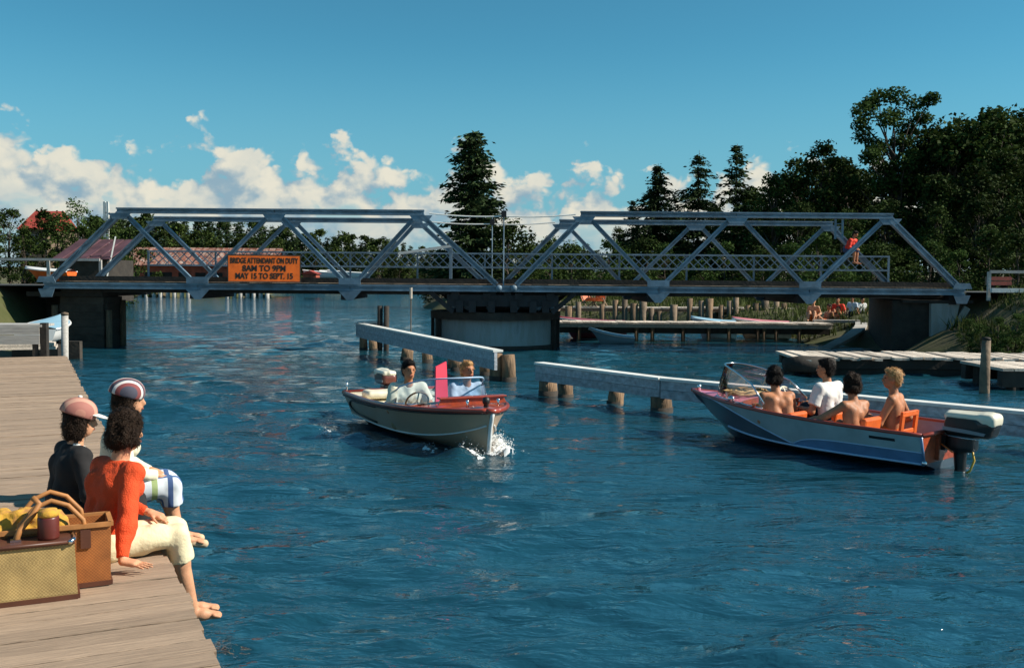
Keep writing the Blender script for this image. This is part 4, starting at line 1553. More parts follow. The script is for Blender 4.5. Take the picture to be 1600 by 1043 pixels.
# spray at the bow: lacy foam lying on the water, with drops over it
rng = np.random.default_rng(14)
M['foam'] = mat('white water', (0.86, 0.88, 0.88), 0.6, transl=0.2)
cs = 0.012
gu, gv = np.meshgrid(np.arange(1.2, 4.5, cs), np.arange(-1.5, 1.9, cs), indexing='ij')
fwd, lat = gu.ravel(), gv.ravel()
u_ = 3.86 - fwd                                     # distance aft of the stem
edge_ = .10 + .30 * np.clip(u_, 0, None)
side_ = np.where(lat < 0, 1.0, .62)
env = np.exp(-((np.abs(lat) - edge_ - .10) / (.10 + .15 * np.clip(u_, 0, 1.5))) ** 2) * np.exp(-np.clip(u_ - .3, 0, None) / 1.1) * (u_ > -.22) * side_
env = np.maximum(env, 1.1 * np.exp(-((fwd - 3.80) / .22) ** 2 - ((lat + .20) / .30) ** 2))
env = np.maximum(env, .80 * np.exp(-((fwd - 1.40) / .05) ** 2 - ((lat - 1.52) / .22) ** 2))
env = np.maximum(env, .62 * np.exp(-((fwd - 3.45) / .26) ** 2 - ((lat - .66) / .09) ** 2))
P_ = np.stack([fwd, lat, 0 * fwd], 1)
dn = env + .30 * vnoise(P_, 9) + .26 * vnoise(P_, 24) + .14 * vnoise(P_, 60)
keep_ = dn > .56
hgt = np.clip(dn - .56, 0, 1)
rz_ = Matrix.Rotation(R1, 3, 'Z')
c_, s_r = math.cos(R1), math.sin(R1)
xx = B1o.x + lat * c_ - fwd * s_r
yy = B1o.y + lat * s_r + fwd * c_
zz = water_h(xx, yy) + .006 + .06 * hgt + .02 * vnoise(P_, 30) * hgt
nv = gu.shape[1]
ki = np.nonzero(keep_.reshape(gu.shape)[:-1, :-1] & keep_.reshape(gu.shape)[1:, 1:] & keep_.reshape(gu.shape)[1:, :-1] & keep_.reshape(gu.shape)[:-1, 1:])
a_ = ki[0] * nv + ki[1]
Fq = np.stack([a_, a_ + nv, a_ + nv + 1, a_ + 1], 1)
used, inv = np.unique(Fq, return_inverse=True)
Vq = np.stack([xx, yy, zz], 1)[used]
drops_v, drops_f = [Vq], [inv.reshape(-1, 4)]
nb_ = len(Vq)
src_ = np.nonzero(dn > .8)[0]
for i in rng.choice(src_, min(900, len(src_))):     # thrown drops: little four-sided beads
    r = .003 + .007 * rng.random() ** 2
    p = np.array([xx[i] + rng.normal() * .03, yy[i] + rng.normal() * .03, zz[i] + abs(rng.normal()) * .05])
    t4 = np.array([(1, 0, -.5), (-.5, .87, -.5), (-.5, -.87, -.5), (0, 0, 1)]) * r
    drops_v.append(p + t4)
    drops_f.append(np.array([(0, 1, 3, 3), (1, 2, 3, 3), (2, 0, 3, 3), (0, 2, 1, 1)]) + nb_)
    nb_ += 4
V_, F_ = np.concatenate(drops_v), np.concatenate(drops_f)
quad = F_[:, 2] != F_[:, 3]
T_ = np.concatenate([F_[quad][:, [0, 1, 2]], F_[quad][:, [0, 2, 3]], F_[~quad][:, :3]])
tag(obj('foam', np_mesh('foam', V_, T_, M['foam'], True)), 'white spray thrown up by the bow of the approaching boat', 'spray', None, 'stuff')

# ---- the boat with four young people, seen from its port quarter
A2 = Vector((-.672, .741, 0)).normalized()
B2o = Vector((5.36, 12.12, 0.03))
R2 = math.atan2(-A2.x, A2.y)
h2 = Hull(3.90, 1.46, .44, .60, .45, chine=.09, full=2.2, tuck=.84, flare=.03)
boat2 = thing('runabout', 'blue and grey runabout with pink foredeck carrying four young people', 'motorboat', B2o, R2)
hull_body(h2, boat2, 'hull_navy', .70, 'pink_deck', 'red_deck', .026, 'inner', 'inner_wood')
for s in (1, -1):
    def lo_top(u):                  # lower limit of the pale panel: bow sheer down to a point amidships, up again and aft
        if u > .46: return .05 + .93 * ((u - .46) / .38) ** .95 if u < .84 else .98
        return .05 + .36 * (1 - math.exp(-((.46 - u) / .055)))
    R = band(h2, 0.0, .90, lo_top, lambda u: .985, s, .004, 60, 5)
    mb = MB().sheet(R)
    mb.build('side_panel', M['hull_teal'], boat2, True)
    R = band(h2, 0.0, .455, lambda u: .03, lambda u: lo_top(u) - .012, s, .004, 40, 3)
    MB().sheet(R).build('lower_panel', M['hull_blue'], boat2, True)
    MB().tube([h2.pt(u, lo_top(u), s, .008) for u in [i / 70 * .91 for i in range(71)]], .008, 6).build('panel_moulding', M['spray'], boat2, True)
    MB().tube([h2.pt(u, .0, s, .010) for u in [i / 30 * .80 for i in range(31)]], .015, 6).build('spray_rail', M['spray'], boat2, True)
    MB().sheet(band(h2, .085, .17, lambda u: .70, lambda u: .80, s, .007, 6, 1)).build('badge', M['motor_black'], boat2)
    g0_, g1_ = h2.pt(0, .04, s, .006), h2.pt(0, .98, s, .006)
    MB().tube([g0_, g1_], .016, 8).build('corner_trim', M['hull_blue'], boat2, True)
    MB().lathe([(0, -.02), (.032, -.018), (.032, .03), (0, .035)], 12).build('corner_cap', M['chrome'], boat2, True, g0_)
MB().sheet([[h2.pt(0, w, s) + Vector((0, -.006, 0)) for w in (0.02, .5, .98)] for s in (1, -1)]).build('transom_board', M['mahogany'], boat2)
for xx in (-.3, .3):
    MB().bar((xx, -.02, .12), (xx, -.02, .40), .05, .03).build('transom_knee', M['mahogany'], boat2)
lo_, hi_ = windshield(boat2, h2, .86, .58, .46, .12, 'shield_clear', 'chrome', .88, .014)
steering_wheel(boat2, (.34, 2.45, .60), .17, 58, 'cream')
MB().box((.0, 2.42, .50), (1.12, .05, .16)).build('dash_board', M['mahogany'], boat2)
# seats with orange backs
def chairback(y, x, wd, hh, openb=False):
    s_ = obj('seat', None, boat2, (x, y, 0))
    MB().box((0, .17, .15), (wd - .04, .34, .10)).build('cushion', M['orange_seat'], s_, bevel=.03)
    if openb:
        for sx in (-1, 1):
            MB().bar((sx * (wd / 2 - .035), -.02, .20), (sx * (wd / 2 - .035), -.06, hh), .07, .035).build('back_post', M['orange_seat'], s_)
        MB().box((0, -.055, hh - .03), (wd - .02, .04, .07)).build('back_rail', M['orange_seat'], s_, bevel=.01)
        MB().box((0, -.03, .34), (wd - .02, .03, .06)).build('back_rail', M['orange_seat'], s_, bevel=.01)
    else:
        MB().box((0, -.03, hh / 2 + .16), (wd, .08, hh - .26), Matrix.Rotation(.12, 3, 'X')).build('back_pad', M['orange_seat'], s_, bevel=.03)
chairback(1.95, -.28, .42, .47)
chairback(1.62, .30, .42, .47)
chairback(.86, -.33, .42, .52, False)
chairback(.66, .26, .44, .60, True)
# bow light and rope heaped on the foredeck
q = h2.pt(.97, 1, 1)
MB().lathe([(0, 0), (.03, 0), (.025, .04), (.035, .07), (0, .09)], 12).build('bow_light', M['chrome'], boat2, True, (0, q.y - .02, q.z + .02))
q = h2.pt(.80, 1, 1)
for s in (-1,):
    MB().lathe([(0, 0), (.05, 0), (.05, .04), (.02, .06), (0, .07)], 12).build('side_vent', M['chrome'], boat2, True, (s * .44, q.y - .25, q.z + .03))
rp = thing('rope', 'tan rope heaped on the pink foredeck against the windshield', 'rope', in_boat(B2o, R2, (.12, q.y - .12, q.z + .06)), R2)
pts = []
for i in range(150):
    a = i * .42
    r = .10 + .09 * math.sin(i * .37) + .0006 * i
    pts.append((r * 1.7 * math.cos(a) + .05 * math.sin(i * .11), r * math.sin(a), .012 + .05 * (i / 150) + .012 * math.sin(i * 1.7)))
MB().tube(pts, .012, 6).build('coil', M['rope'], rp, True)
q = in_boat(B2o, R2, (-.06, -.03, .37))
mo = outboard(q, R2, .96, 'large ivory and black outboard motor on the stern of the crowded runabout', 'motor_white', 'motor_black', 'motor_grey')
# hose from the motor; yellow tube paints a lit edge on its leg
MB().tube([(-.13, .02, -.08), (-.20, -.02, -.06), (-.22, -.10, -.10), (-.19, -.16, -.15)], .010, 6).build('fuel_hose', M['orange_seat'], mo, True)
MB().tube([(-.03, -.33, -.10), (-.05, -.37, -.24), (-.05, -.32, -.38), (-.04, -.20, -.46)], .014, 6).build('lit_edge', M['yellow'], mo, True)
# ------------------------------------------------------------------ people
def V3(*a): return np.array(a, float)


def person(label, loc, rotz, pose=None, s=1.0, vox=.013, skin='skin', hair=('short', 'hair_dark'), shirt=None, pants=None, group=None, shoes=None, cap=None, fine=True, face=True, female=False, collar=None):
    """local frame: +Y is where the chest faces, +X the person's right, z=0 the seat. Joints in metres."""
    P = dict(pel=V3(0, 0, .10), lean=.05, twist=0.0, look=(0.0, 0.0), head=None,
             elR=V3(.27, .05, .28), wrR=V3(.20, .28, .20), elL=V3(-.27, .05, .28), wrL=V3(-.20, .28, .20),
             knR=V3(.11, .42, .11), anR=V3(.11, .46, -.31), toR=V3(.13, .64, -.37), knL=V3(-.11, .42, .11), anL=V3(-.11, .46, -.31), toL=V3(-.13, .64, -.37))
    P.update(pose or {})
    for k_ in list(P):
        if isinstance(P[k_], (tuple, list)) and k_ not in ('look',): P[k_] = V3(*P[k_])
    pel = P['pel']
    ln = P['lean']
    tw = rotm(P['twist'])
    ch = pel + V3(0, math.sin(ln) * .34, .34 * math.cos(ln))          # chest
    nk = pel + V3(0, math.sin(ln) * .47 + .01, .485 * math.cos(ln))    # base of neck
    sw = .165 if female else .185
    shR = nk + tw @ V3(sw, -.01, -.045); shL = nk + tw @ V3(-sw, -.01, -.045)
    hd = nk + V3(0, .035 + .08 * math.sin(ln), .185) if P['head'] is None else P['head']
    yaw, pit = P['look']
    H = rotm(yaw, pit)
    def hp(x, y, z): return hd + H @ V3(x, y, z)
    hipw = .085
    hipR = pel + V3(hipw, .02, -.005); hipL = pel + V3(-hipw, .02, -.005)
    cw = .085 if female else .095

    def torso(g, low=True, hem=None):
        q = [('c', pel + V3(.06, 0, -.01), .095 + g, ch + tw @ V3(cw, -.005, -.02), .088 + g), ('c', pel + V3(-.06, 0, -.01), .095 + g, ch + tw @ V3(-cw, -.005, -.02), .088 + g),
             ('c', ch + tw @ V3(.09, -.01, .03), .085 + g, shR + tw @ V3(-.03, 0, -.01), .058 + g), ('c', ch + tw @ V3(-.09, -.01, .03), .085 + g, shL + tw @ V3(.03, 0, -.01), .058 + g),
             ('c', shR, .053 + g, shL, .053 + g), ('c', ch, .10 + g, nk - V3(0, 0, .03), .062 + g)]
        if female:
            q += [('e', ch + tw @ V3(.075, .085, -.02), V3(.062, .06, .065) + g), ('e', ch + tw @ V3(-.075, .085, -.02), V3(.062, .06, .065) + g)]
        return q
    ua, fa = (.043, .034) if female else (.050, .040)
    body = torso(0)
    body += [('c', nk - V3(0, 0, .04), .058, hp(0, -.015, -.07), .050)]
    for sh, el, wr in ((shR, P['elR'], P['wrR']), (shL, P['elL'], P['wrL'])):
        body += [('c', sh, ua, el, ua * .84), ('c', el, ua * .86, el + (wr - el) * .3, fa * 1.08), ('c', el + (wr - el) * .3, fa * 1.08, wr, fa * .66)]
    for hip, kn, an, to in ((hipR, P['knR'], P['anR'], P['toR']), (hipL, P['knL'], P['anL'], P['toL'])):
        body += [('c', hip, .088, kn, .055), ('c', kn, .055, kn + (an - kn) * .35 + V3(0, -.012, 0), .056), ('c', kn + (an - kn) * .35 + V3(0, -.012, 0), .056, an, .034)]
        d = to - an
        d = d / np.linalg.norm(d)
        hl = an - d * V3(.045, .045, .0) - V3(0, 0, .03)
        body += [('c', hl, .032, an + d * .06 - V3(0, 0, .015), .036), ('c', an + d * .06 - V3(0, 0, .015), .036, to, .024)]
        if fine:
            sd = np.cross(d, V3(0, 0, 1)); sd /= max(np.linalg.norm(sd), 1e-6)
            for j, off in enumerate((-.03, -.013, .004, .019, .032)):
                body += [('k', .006, ('c', to - d * .03 + sd * off, .012, to + d * (.022 - .006 * j * .6) + sd * off * 1.12, .0085))]
    # hands: palm, four unequal fingers, thumb from the side
    for side, el, wr, key in ((1, P['elR'], P['wrR'], 'handR'), (-1, P['elL'], P['wrL'], 'handL')):
        d = wr - el; d = d / np.linalg.norm(d)
        hdv = P.get(key)
        if hdv is None:
            f, nrm = d, V3(0, 0, 1) - d * d[2]
        else:
            f, nrm = V3(*hdv[0]), V3(*hdv[1])
        f = f / np.linalg.norm(f); nrm = nrm - f * (nrm @ f); nrm = nrm / max(np.linalg.norm(nrm), 1e-6)
        x = np.cross(f, nrm) * side
        flat = P.get(key + '_flat', False)
        Rm = np.stack([x, f, nrm], 1)
        body += [('b', wr + f * .045, (.040, .048, .016), .014, Rm)]
        fr = max(.0080, vox * .72)
        for j, (off, ln_) in enumerate(((-.031, .075), (-.011, .088), (.010, .082), (.029, .062))):
            b0 = wr + f * .085 + x * off
            c1 = .12 if flat else .55
            m1 = b0 + (f * math.cos(c1 * .5) - nrm * math.sin(c1 * .5)) * ln_ * .5 + x * off * (.35 if flat else 0)
            e1 = m1 + (f * math.cos(c1) - nrm * math.sin(c1)) * ln_ * .5 + x * off * (.25 if flat else 0)
            body += [('k', .006, ('c', b0 - f * .02, fr, m1, fr * .95)), ('k', .006, ('c', m1, fr * .95, e1, fr * .8))]
        t0 = wr + f * .03 - x * .035
        body += [('k', .01, ('c', t0, fr * 1.25, t0 + f * .035 - x * .032 - nrm * .012, fr * 1.1)), ('k', .006, ('c', t0 + f * .035 - x * .032 - nrm * .012, fr * 1.1, t0 + f * .065 - x * .038 - nrm * .022, fr * .85))]
    # head
    body += [('e', hp(0, -.012, .025), V3(.075, .094, .098), H), ('e', hp(0, .022, -.045), V3(.056, .066, .070), H), ('e', hp(0, .052, -.082), V3(.030, .026, .022), H),
             ('c', hp(0, .090, .012), .010, hp(0, .107, -.022), .014), ('e', hp(0, .083, -.057), V3(.022, .014, .009), H),
             ('e', hp(.074, -.005, -.008), V3(.010, .022, .032), H), ('e', hp(-.074, -.005, -.008), V3(.010, .022, .032), H),
             ('e', hp(0, .075, .035), V3(.05, .018, .012), H)]
    root = thing('person', label, 'person', loc, rotz, group)
    root.scale = (s, s, s)
    obj('body', sdf_mesh('body', body, vox, M[skin], k=.022), root)
    if face:
        mb = MB()
        for sx in (-1, 1):
            mb.lathe([(0, -.007), (.011, -.004), (.013, 0), (.011, .004), (0, .007)], 10, hp(sx * .031, .081, .012))
        mb.build('eyes', M['eye'], root, True)
        MB().bar(hp(-.022, .096, -.057), hp(.022, .096, -.057), .008, .010).build('mouth', M['lip'], root)
    # hair
    hk, hm = hair
    if hk == 'short':
        q = [('e', hp(0, -.022, .040), V3(.084, .098, .096), H), ('e', hp(0, -.055, -.02), V3(.074, .058, .075), H), ('e', hp(0, .045, .098), V3(.055, .045, .028), H)]
        q += [('-', ('b', hp(0, .105, -.028), (.09, .062, .085), .03, H)), ('-', ('e', hp(.085, .028, -.03), V3(.03, .045, .05), H)), ('-', ('e', hp(-.085, .028, -.03), V3(.03, .045, .05), H))]
        nz = [(.006, 95), (.004, 190)]
    elif hk == 'curly':
        q = [('e', hp(0, -.020, .045), V3(.094, .106, .102), H), ('e', hp(0, -.058, -.028), V3(.090, .068, .082), H), ('e', hp(.072, -.005, -.02), V3(.034, .052, .066), H), ('e', hp(-.072, -.005, -.02), V3(.034, .052, .066), H)]
        q += [('-', ('b', hp(0, .115, -.045), (.062, .062, .085), .03, H))]
        nz = [(.016, 48), (.006, 110), (.003, 220)]
    else:   # long, to the neck
        q = [('e', hp(0, -.022, .042), V3(.090, .102, .098), H), ('e', hp(0, -.060, -.045), V3(.088, .062, .11), H), ('e', hp(.07, -.01, -.05), V3(.030, .05, .09), H), ('e', hp(-.07, -.01, -.05), V3(.030, .05, .09), H)]
        q += [('-', ('b', hp(0, .115, -.045), (.062, .058, .085), .03, H))]
        nz = [(.010, 45), (.004, 120), (.002, 220)]
    hme = sdf_mesh('hair', q, min(vox, .011), M[hm], k=.02, noise=nz)
    ho = obj('hair', hme, root)
    if fine:                        # loose locks over the mass of hair
        rg = np.random.default_rng(len(label))
        n_ = len(hme.vertices)
        co = np.empty(n_ * 3, np.float32); no = np.empty(n_ * 3, np.float32)
        hme.vertices.foreach_get('co', co); hme.vertices.foreach_get('normal', no)
        co, no = co.reshape(-1, 3), no.reshape(-1, 3)
        ids = np.nonzero((co - hd) @ (H @ V3(0, 1, 0)) < .07)[0]
        ids = rg.choice(ids, min(1500 if female else 900, len(ids)))
        Vs, Fs = [], []
        for i_ in ids:
            p_, n0 = co[i_].astype(float), no[i_].astype(float)
            dn_ = np.array([0, 0, -1.0]) - n0 * (-n0[2])
            dn_ = dn_ / max(np.linalg.norm(dn_), 1e-3) + rg.normal(size=3) * .5
            sd_ = np.cross(n0, dn_); sd_ /= max(np.linalg.norm(sd_), 1e-4)
            ln_k = rg.uniform(.025, .055) * (.46 if hk != 'short' else .42); cu = rg.uniform(-1, 1) * 1.3
            wd_ = rg.uniform(.0012, .0030) * (1.0 if female else 1.5)
            b_ = len(Vs)
            for j_ in range(5):
                t_ = j_ / 4
                q_ = p_ - n0 * .004 + dn_ * ln_k * t_ + n0 * (.016 * math.sin(t_ * 2.6) * rg.uniform(.6, 1.2)) + sd_ * .014 * cu * t_ * t_
                w_ = wd_ * (1 - .8 * t_)
                Vs += [q_ - sd_ * w_, q_ + sd_ * w_]
            Fs += [(b_ + 2 * j_, b_ + 2 * j_ + 1, b_ + 2 * j_ + 3, b_ + 2 * j_ + 2) for j_ in range(4)]
        lk = obj('locks', np_mesh('locks', Vs, Fs, M[hm], True), ho)
        lk['kind'] = 'stuff'
    if cap:
        kind, cm, bm_ = cap
        top = sdf_mesh('cap', [('e', hp(0, -.022, .062), V3(.116, .130, .108), H)], .008, M[cm], k=.01, noise=[(.003, 40)], cuts=[(hp(0, 0, .030), H @ V3(0, -.25, -1))])
        co = obj('cap', top, root)
        if kind in ('brim', 'both'):
            obj('brim', sdf_mesh('brim', [('e', hp(0, .098, .046), V3(.092, .100, .012), H @ rotm(0, -.22))], .006, M[bm_], k=.01), co)
        if kind == 'both':
            obj('button', sdf_mesh('button', [('e', hp(0, -.022, .172), V3(.016, .016, .012), H)], .005, M['rust_white'], k=.01), co)
    if shirt:
        sm_, slv = shirt
        g = .014
        q = torso(g)
        for sh, el, wr in ((shR, P['elR'], P['wrR']), (shL, P['elL'], P['wrL'])):
            if slv == 'long':
                q += [('c', sh, ua + g + .004, el, ua * .84 + g + .004), ('c', el, ua * .86 + g + .004, el + (wr - el) * .93, fa * .70 + g, 1)]
            elif slv == 'short':
                q += [('c', sh, ua + g + .006, sh + (el - sh) * .72, ua * .95 + g + .012, 1)]
        q.append(('-', ('e', nk + V3(0, .045, .045), V3(.055, .075, .07))))
        cuts = []
        obj('shirt', sdf_mesh('shirt', q, vox * .9, M[sm_], k=.028, noise=[(.010, 20), (.006, 42), (.0025, 90)], cuts=cuts), root)
    if collar:
        pts = [nk + V3(.066 * math.cos(a), .012 + .066 * math.sin(a), .02 - .055 * max(0, math.sin(a))) for a in [math.radians(x) for x in range(-20, 201, 20)]]
        MB().tube(pts, [.012 + .008 * math.sin(i / 11 * math.pi) for i in range(12)], 8).build('collar', M[collar], root, True)
    if pants:
        pm_, ln_ = pants
        g = .013
        q = [('c', hipR, .10 + g, hipL, .10 + g), ('c', pel + V3(.06, -.005, 0), .097 + g, pel + V3(.06, -.005, .10), .088 + g), ('c', pel + V3(-.06, -.005, 0), .097 + g, pel + V3(-.06, -.005, .10), .088 + g)]
        if ln_ == 'skirt':
            kR, kL = P['knR'], P['knL']
            q += [('c', hipR, .10 + g, kR + (kR - hipR) * .04, .075 + g), ('c', hipL, .10 + g, kL + (kL - hipL) * .04, .075 + g), ('c', (hipR + hipL) / 2, .10, (kR + kL) / 2, .07)]
            q += [('c', kR, .070 + g, kR + (P['anR'] - kR) * .35, .072 + g, 1), ('c', kL, .070 + g, kL + (P['anL'] - kL) * .35, .072 + g, 1), ('c', (kR + kL) / 2, .07, (kR + kL) / 2 + (P['anL'] - kL) * .35, .066, 1)]
        else:
            for hip, kn, an in ((hipR, P['knR'], P['anR']), (hipL, P['knL'], P['anL'])):
                if ln_ == 'trunks':
                    q += [('c', hip, .09 + g, hip + (kn - hip) * .45, .084 + g, 1)]
                else:
                    q += [('c', hip, .09 + g, kn, .060 + g)]
                    if ln_ == 'capri': q += [('c', kn, .060 + g, kn + (an - kn) * .34, .056 + g + .008, 1)]
                    if ln_ == 'long': q += [('c', kn, .060 + g, kn + (an - kn) * .95, .045 + g, 1)]
        obj('skirt' if ln_ == 'skirt' else 'trousers', sdf_mesh('trousers', q, vox * .9, M[pm_], k=.03, noise=[(.010, 22), (.005, 45), (.002, 90)]), root)
    if shoes:
        for an, to in ((P['anR'], P['toR']), (P['anL'], P['toL'])):
            d = to - an; d = d / np.linalg.norm(d)
            obj('shoe', sdf_mesh('shoe', [('c', an - d * .05 - V3(0, 0, .045), .036, to + d * .015 - V3(0, 0, .012), .032), ('c', an - d * .05 - V3(0, 0, .03), .034, an + d * .02 - V3(0, 0, .01), .040)], .009, M[shoes], k=.02), root)
    return root


M['sweater'] = mat('orange red cardigan knit', (0.74, 0.072, 0.012), 0.85, var=0.10, scale=12, bump=0.5, bscale=120)
M['capri'] = mat('cream cotton', (0.80, 0.70, 0.45), 0.85, var=0.06, bump=0.2, bscale=60)
M['jacket'] = mat('black jacket cloth', (0.014, 0.013, 0.014), 0.9, var=0.2)
M['tee'] = mat('white cotton', (0.80, 0.78, 0.74), 0.85, var=0.04)
M['shirt_cream'] = mat('cream shirt cotton', (0.80, 0.73, 0.55), 0.85, var=0.05)
M['shirt_blue'] = mat('pale blue grey shirt', (0.55, 0.60, 0.68), 0.85, var=0.08)
M['khaki'] = mat('tan cotton', (0.32, 0.24, 0.14), 0.85, var=0.1)
M['denim'] = mat('dark trousers', (0.03, 0.035, 0.05), 0.9, var=0.2)
M['trunk_orange'] = mat('orange swim trunks', (0.72, 0.15, 0.02), 0.8)
M['trunk_blue'] = mat('dark blue swim trunks', (0.04, 0.06, 0.14), 0.8)
M['red_top'] = mat('bright red top', (0.78, 0.045, 0.02), 0.8)
M['sandal'] = mat('red strap sandal', (0.55, 0.20, 0.10), 0.6)
M['shoe_tan'] = mat('cream canvas shoe', (0.62, 0.45, 0.28), 0.7)
M['cap_pink'] = stripes('dusty pink and tan cap', [(0.45, 0.20, 0.15), (0.55, 0.30, 0.22), (0.38, 0.15, 0.12)], 9, 0)
M['cap_white'] = mat('white cap brim', (0.80, 0.78, 0.72), 0.7)
M['cap_stripe'] = stripes('striped knit hat', [(0.70, 0.66, 0.62), (0.24, 0.06, 0.06), (0.07, 0.07, 0.10)], 17, 0)
M['plaid'] = stripes('blue white plaid', [(0.62, 0.66, 0.70), (0.62, 0.66, 0.70), (0.05, 0.10, 0.24)], 9, 1, cross=[(0, (0.06, 0.13, 0.30), 8.0, .25), (1, (0.30, 0.38, 0.16), 3.4, .14)])

FW = Vector((.898, .44, 0))
RZW = math.atan2(-.898, .44)


BL_ = dict(knR=(.09, .31, .27), anR=(.08, .46, .05), toR=(.09, .58, .05), knL=(-.09, .31, .27), anL=(-.08, .46, .05), toL=(-.09, .58, .05))


def seat_on_dock(px_, py_):
    p = px_on(px_, py_, DZ)
    return Vector((p.x, p.y, DZ))


# three women sitting on the edge of the dock
person('woman with dark curly hair, orange-red cardigan and cream capri trousers, hand on the dock', (-2.40, 5.74, DZ), RZW + .06,
       dict(lean=.20, twist=.42, look=(.50, -.12), elR=(.315, .10, .255), wrR=(.42, .06, .075), handR=((.35, .55, -.10), (0, 0, 1)), handR_flat=True,
            elL=(-.24, .10, .30), wrL=(-.12, .30, .22), knR=(.09, .43, .105), knL=(-.10, .45, .105), anR=(.10, .52, -.38), toR=(.12, .67, -.43), anL=(-.04, .54, -.39), toL=(-.03, .69, -.43)),
       .96, .0072, 'skin_fair', ('curly', 'hair_dark'), ('sweater', 'long'), ('capri', 'capri'), female=True)
person('woman in black jacket wearing a pink cap with white brim, nearest the basket', (-2.95, 6.44, DZ), RZW + .05,
       dict(lean=.17, twist=.25, look=(.0, -.12), elR=(.26, .16, .27), wrR=(.12, .36, .20), elL=(-.25, .14, .26), wrL=(-.10, .36, .20), knR=(.09, .47, .12), knL=(-.09, .49, .12),
            anR=(.10, .66, -.24), toR=(.12, .82, -.25), anL=(-.02, .66, -.27), toL=(-.02, .82, -.32)),
       .91, .0115, 'skin_fair', ('long', 'hair_dark'), ('jacket', 'long'), ('jacket', 'skirt'), cap=('both', 'cap_pink', 'cap_white'), shoes='sandal', female=True, collar='tee')
person('woman in a striped hat and blue plaid skirt, mostly hidden behind the other two', (-2.93, 7.12, DZ), RZW,
       dict(lean=.22, look=(-.2, -.05), elR=(.25, .12, .28), wrR=(.12, .34, .20), elL=(-.25, .12, .28), wrL=(-.10, .34, .20), anR=(.10, .50, -.28), toR=(.12, .66, -.33), anL=(-.06, .50, -.28), toL=(-.06, .66, -.33)),
       .98, .013, 'skin_fair', ('long', 'hair_dark'), ('shirt_cream', 'long'), ('plaid', 'skirt'), cap=('dome', 'cap_stripe', None), shoes='shoe_tan', female=True)

# two men in the approaching boat
q = in_boat(B1o, R1, (.46, 2.02, .13))
person('dark haired man in an open cream shirt steering the approaching boat', q, R1 - .02,
       dict(BL_, knR=(.06, .30, .27), anR=(-.02, .38, .05), toR=(-.02, .50, .05), knL=(-.10, .30, .27), anL=(-.14, .38, .05), toL=(-.14, .50, .05), lean=.10, twist=0, look=(.0, .0), elR=(.25, .10, .27), wrR=(.12, .34, .34), elL=(-.30, .10, .30), wrL=(-.12, .36, .36)), 1.12, .013, 'skin', ('short', 'hair_black'), ('shirt_cream', 'short'), ('khaki', 'long'))
q = in_boat(B1o, R1, (-.42, 2.12, .11))
person('sandy haired man in pale shirt sitting beside the driver behind the windshield', q, R1 + .05,
       dict(BL_, knR=(.10, .28, .27), anR=(.16, .34, .05), toR=(.16, .46, .05), knL=(-.06, .28, .27), anL=(.02, .34, .05), toL=(.02, .46, .05), lean=.02, look=(.10, .1), elR=(.27, .10, .26), wrR=(.12, .30, .18), elL=(-.27, .06, .27), wrL=(-.14, .30, .22)), 1.10, .013, 'skin', ('short', 'hair_blond'), ('shirt_blue', 'short'), ('khaki', 'long'))

# four in the runabout
def aboard(px_, py_, across, hz):
    """seat position in the runabout whose head appears at the pixel"""
    d = CF + CR * ((px_ - 800) / FPX) - CU * ((py_ - 521.5) / FPX)
    nx_, ny_ = A2.y, -A2.x
    # solve B2o + A2*s + n*across on the ray (plan view)
    bx, by = B2o.x + nx_ * across, B2o.y + ny_ * across
    s_ = (bx * d.y - by * d.x) / (A2.y * d.x - A2.x * d.y)
    P_ = Vector((bx + A2.x * s_, by + A2.y * s_, 0))
    zz = EYE + d.z * (P_.y / d.y)
    return Vector((P_.x, P_.y, zz - hz))


S2 = 1.10
q = aboard(1227, 588, -.30, .77 * S2)
person('shirtless youth with dark hair seen from behind in the front of the runabout', q, R2 - .35,
       dict(BL_, lean=.34, twist=-.2, look=(-.25, -.12), elL=(-.26, .12, .22), wrL=(-.12, .34, .14), elR=(.28, .16, .28), wrR=(.16, .40, .24)), S2, .013, 'skin', ('curly', 'hair_black'), None, ('trunk_blue', 'trunks'))
q = aboard(1300, 577, .36, .77 * S2)
person('young man in white T-shirt with dark hair at the wheel of the runabout', q, R2 - .1,
       dict(BL_, lean=.10, look=(.35, 0), elR=(.28, .12, .26), wrR=(.14, .38, .30), elL=(-.29, .08, .25), wrL=(-.16, .34, .26)), S2, .013, 'skin', ('short', 'hair_black'), ('tee', 'short'), ('denim', 'shorts'))
q = aboard(1341, 603, -.30, .76 * S2)
person('shirtless youth with curly dark hair resting an arm along the gunwale', q, R2 - .15,
       dict(BL_, lean=.10, look=(-.1, -.05), elL=(-.32, .28, .36), wrL=(-.30, .55, .30), elR=(.27, .10, .28), wrR=(.18, .34, .22)), S2, .013, 'skin', ('curly', 'hair_dark'), None, ('trunk_blue', 'trunks'))
q = aboard(1397, 592, .22, .77 * S2)
person('shirtless blond youth sitting upright near the motor of the runabout', q, R2 + .25,
       dict(BL_, lean=-.04, look=(.35, .05), elR=(.38, -.10, .28), wrR=(.30, .14, .20), elL=(-.25, .10, .26), wrL=(-.12, .32, .18)), S2, .013, 'skin', ('short', 'hair_blond'), None, ('trunk_orange', 'trunks'))

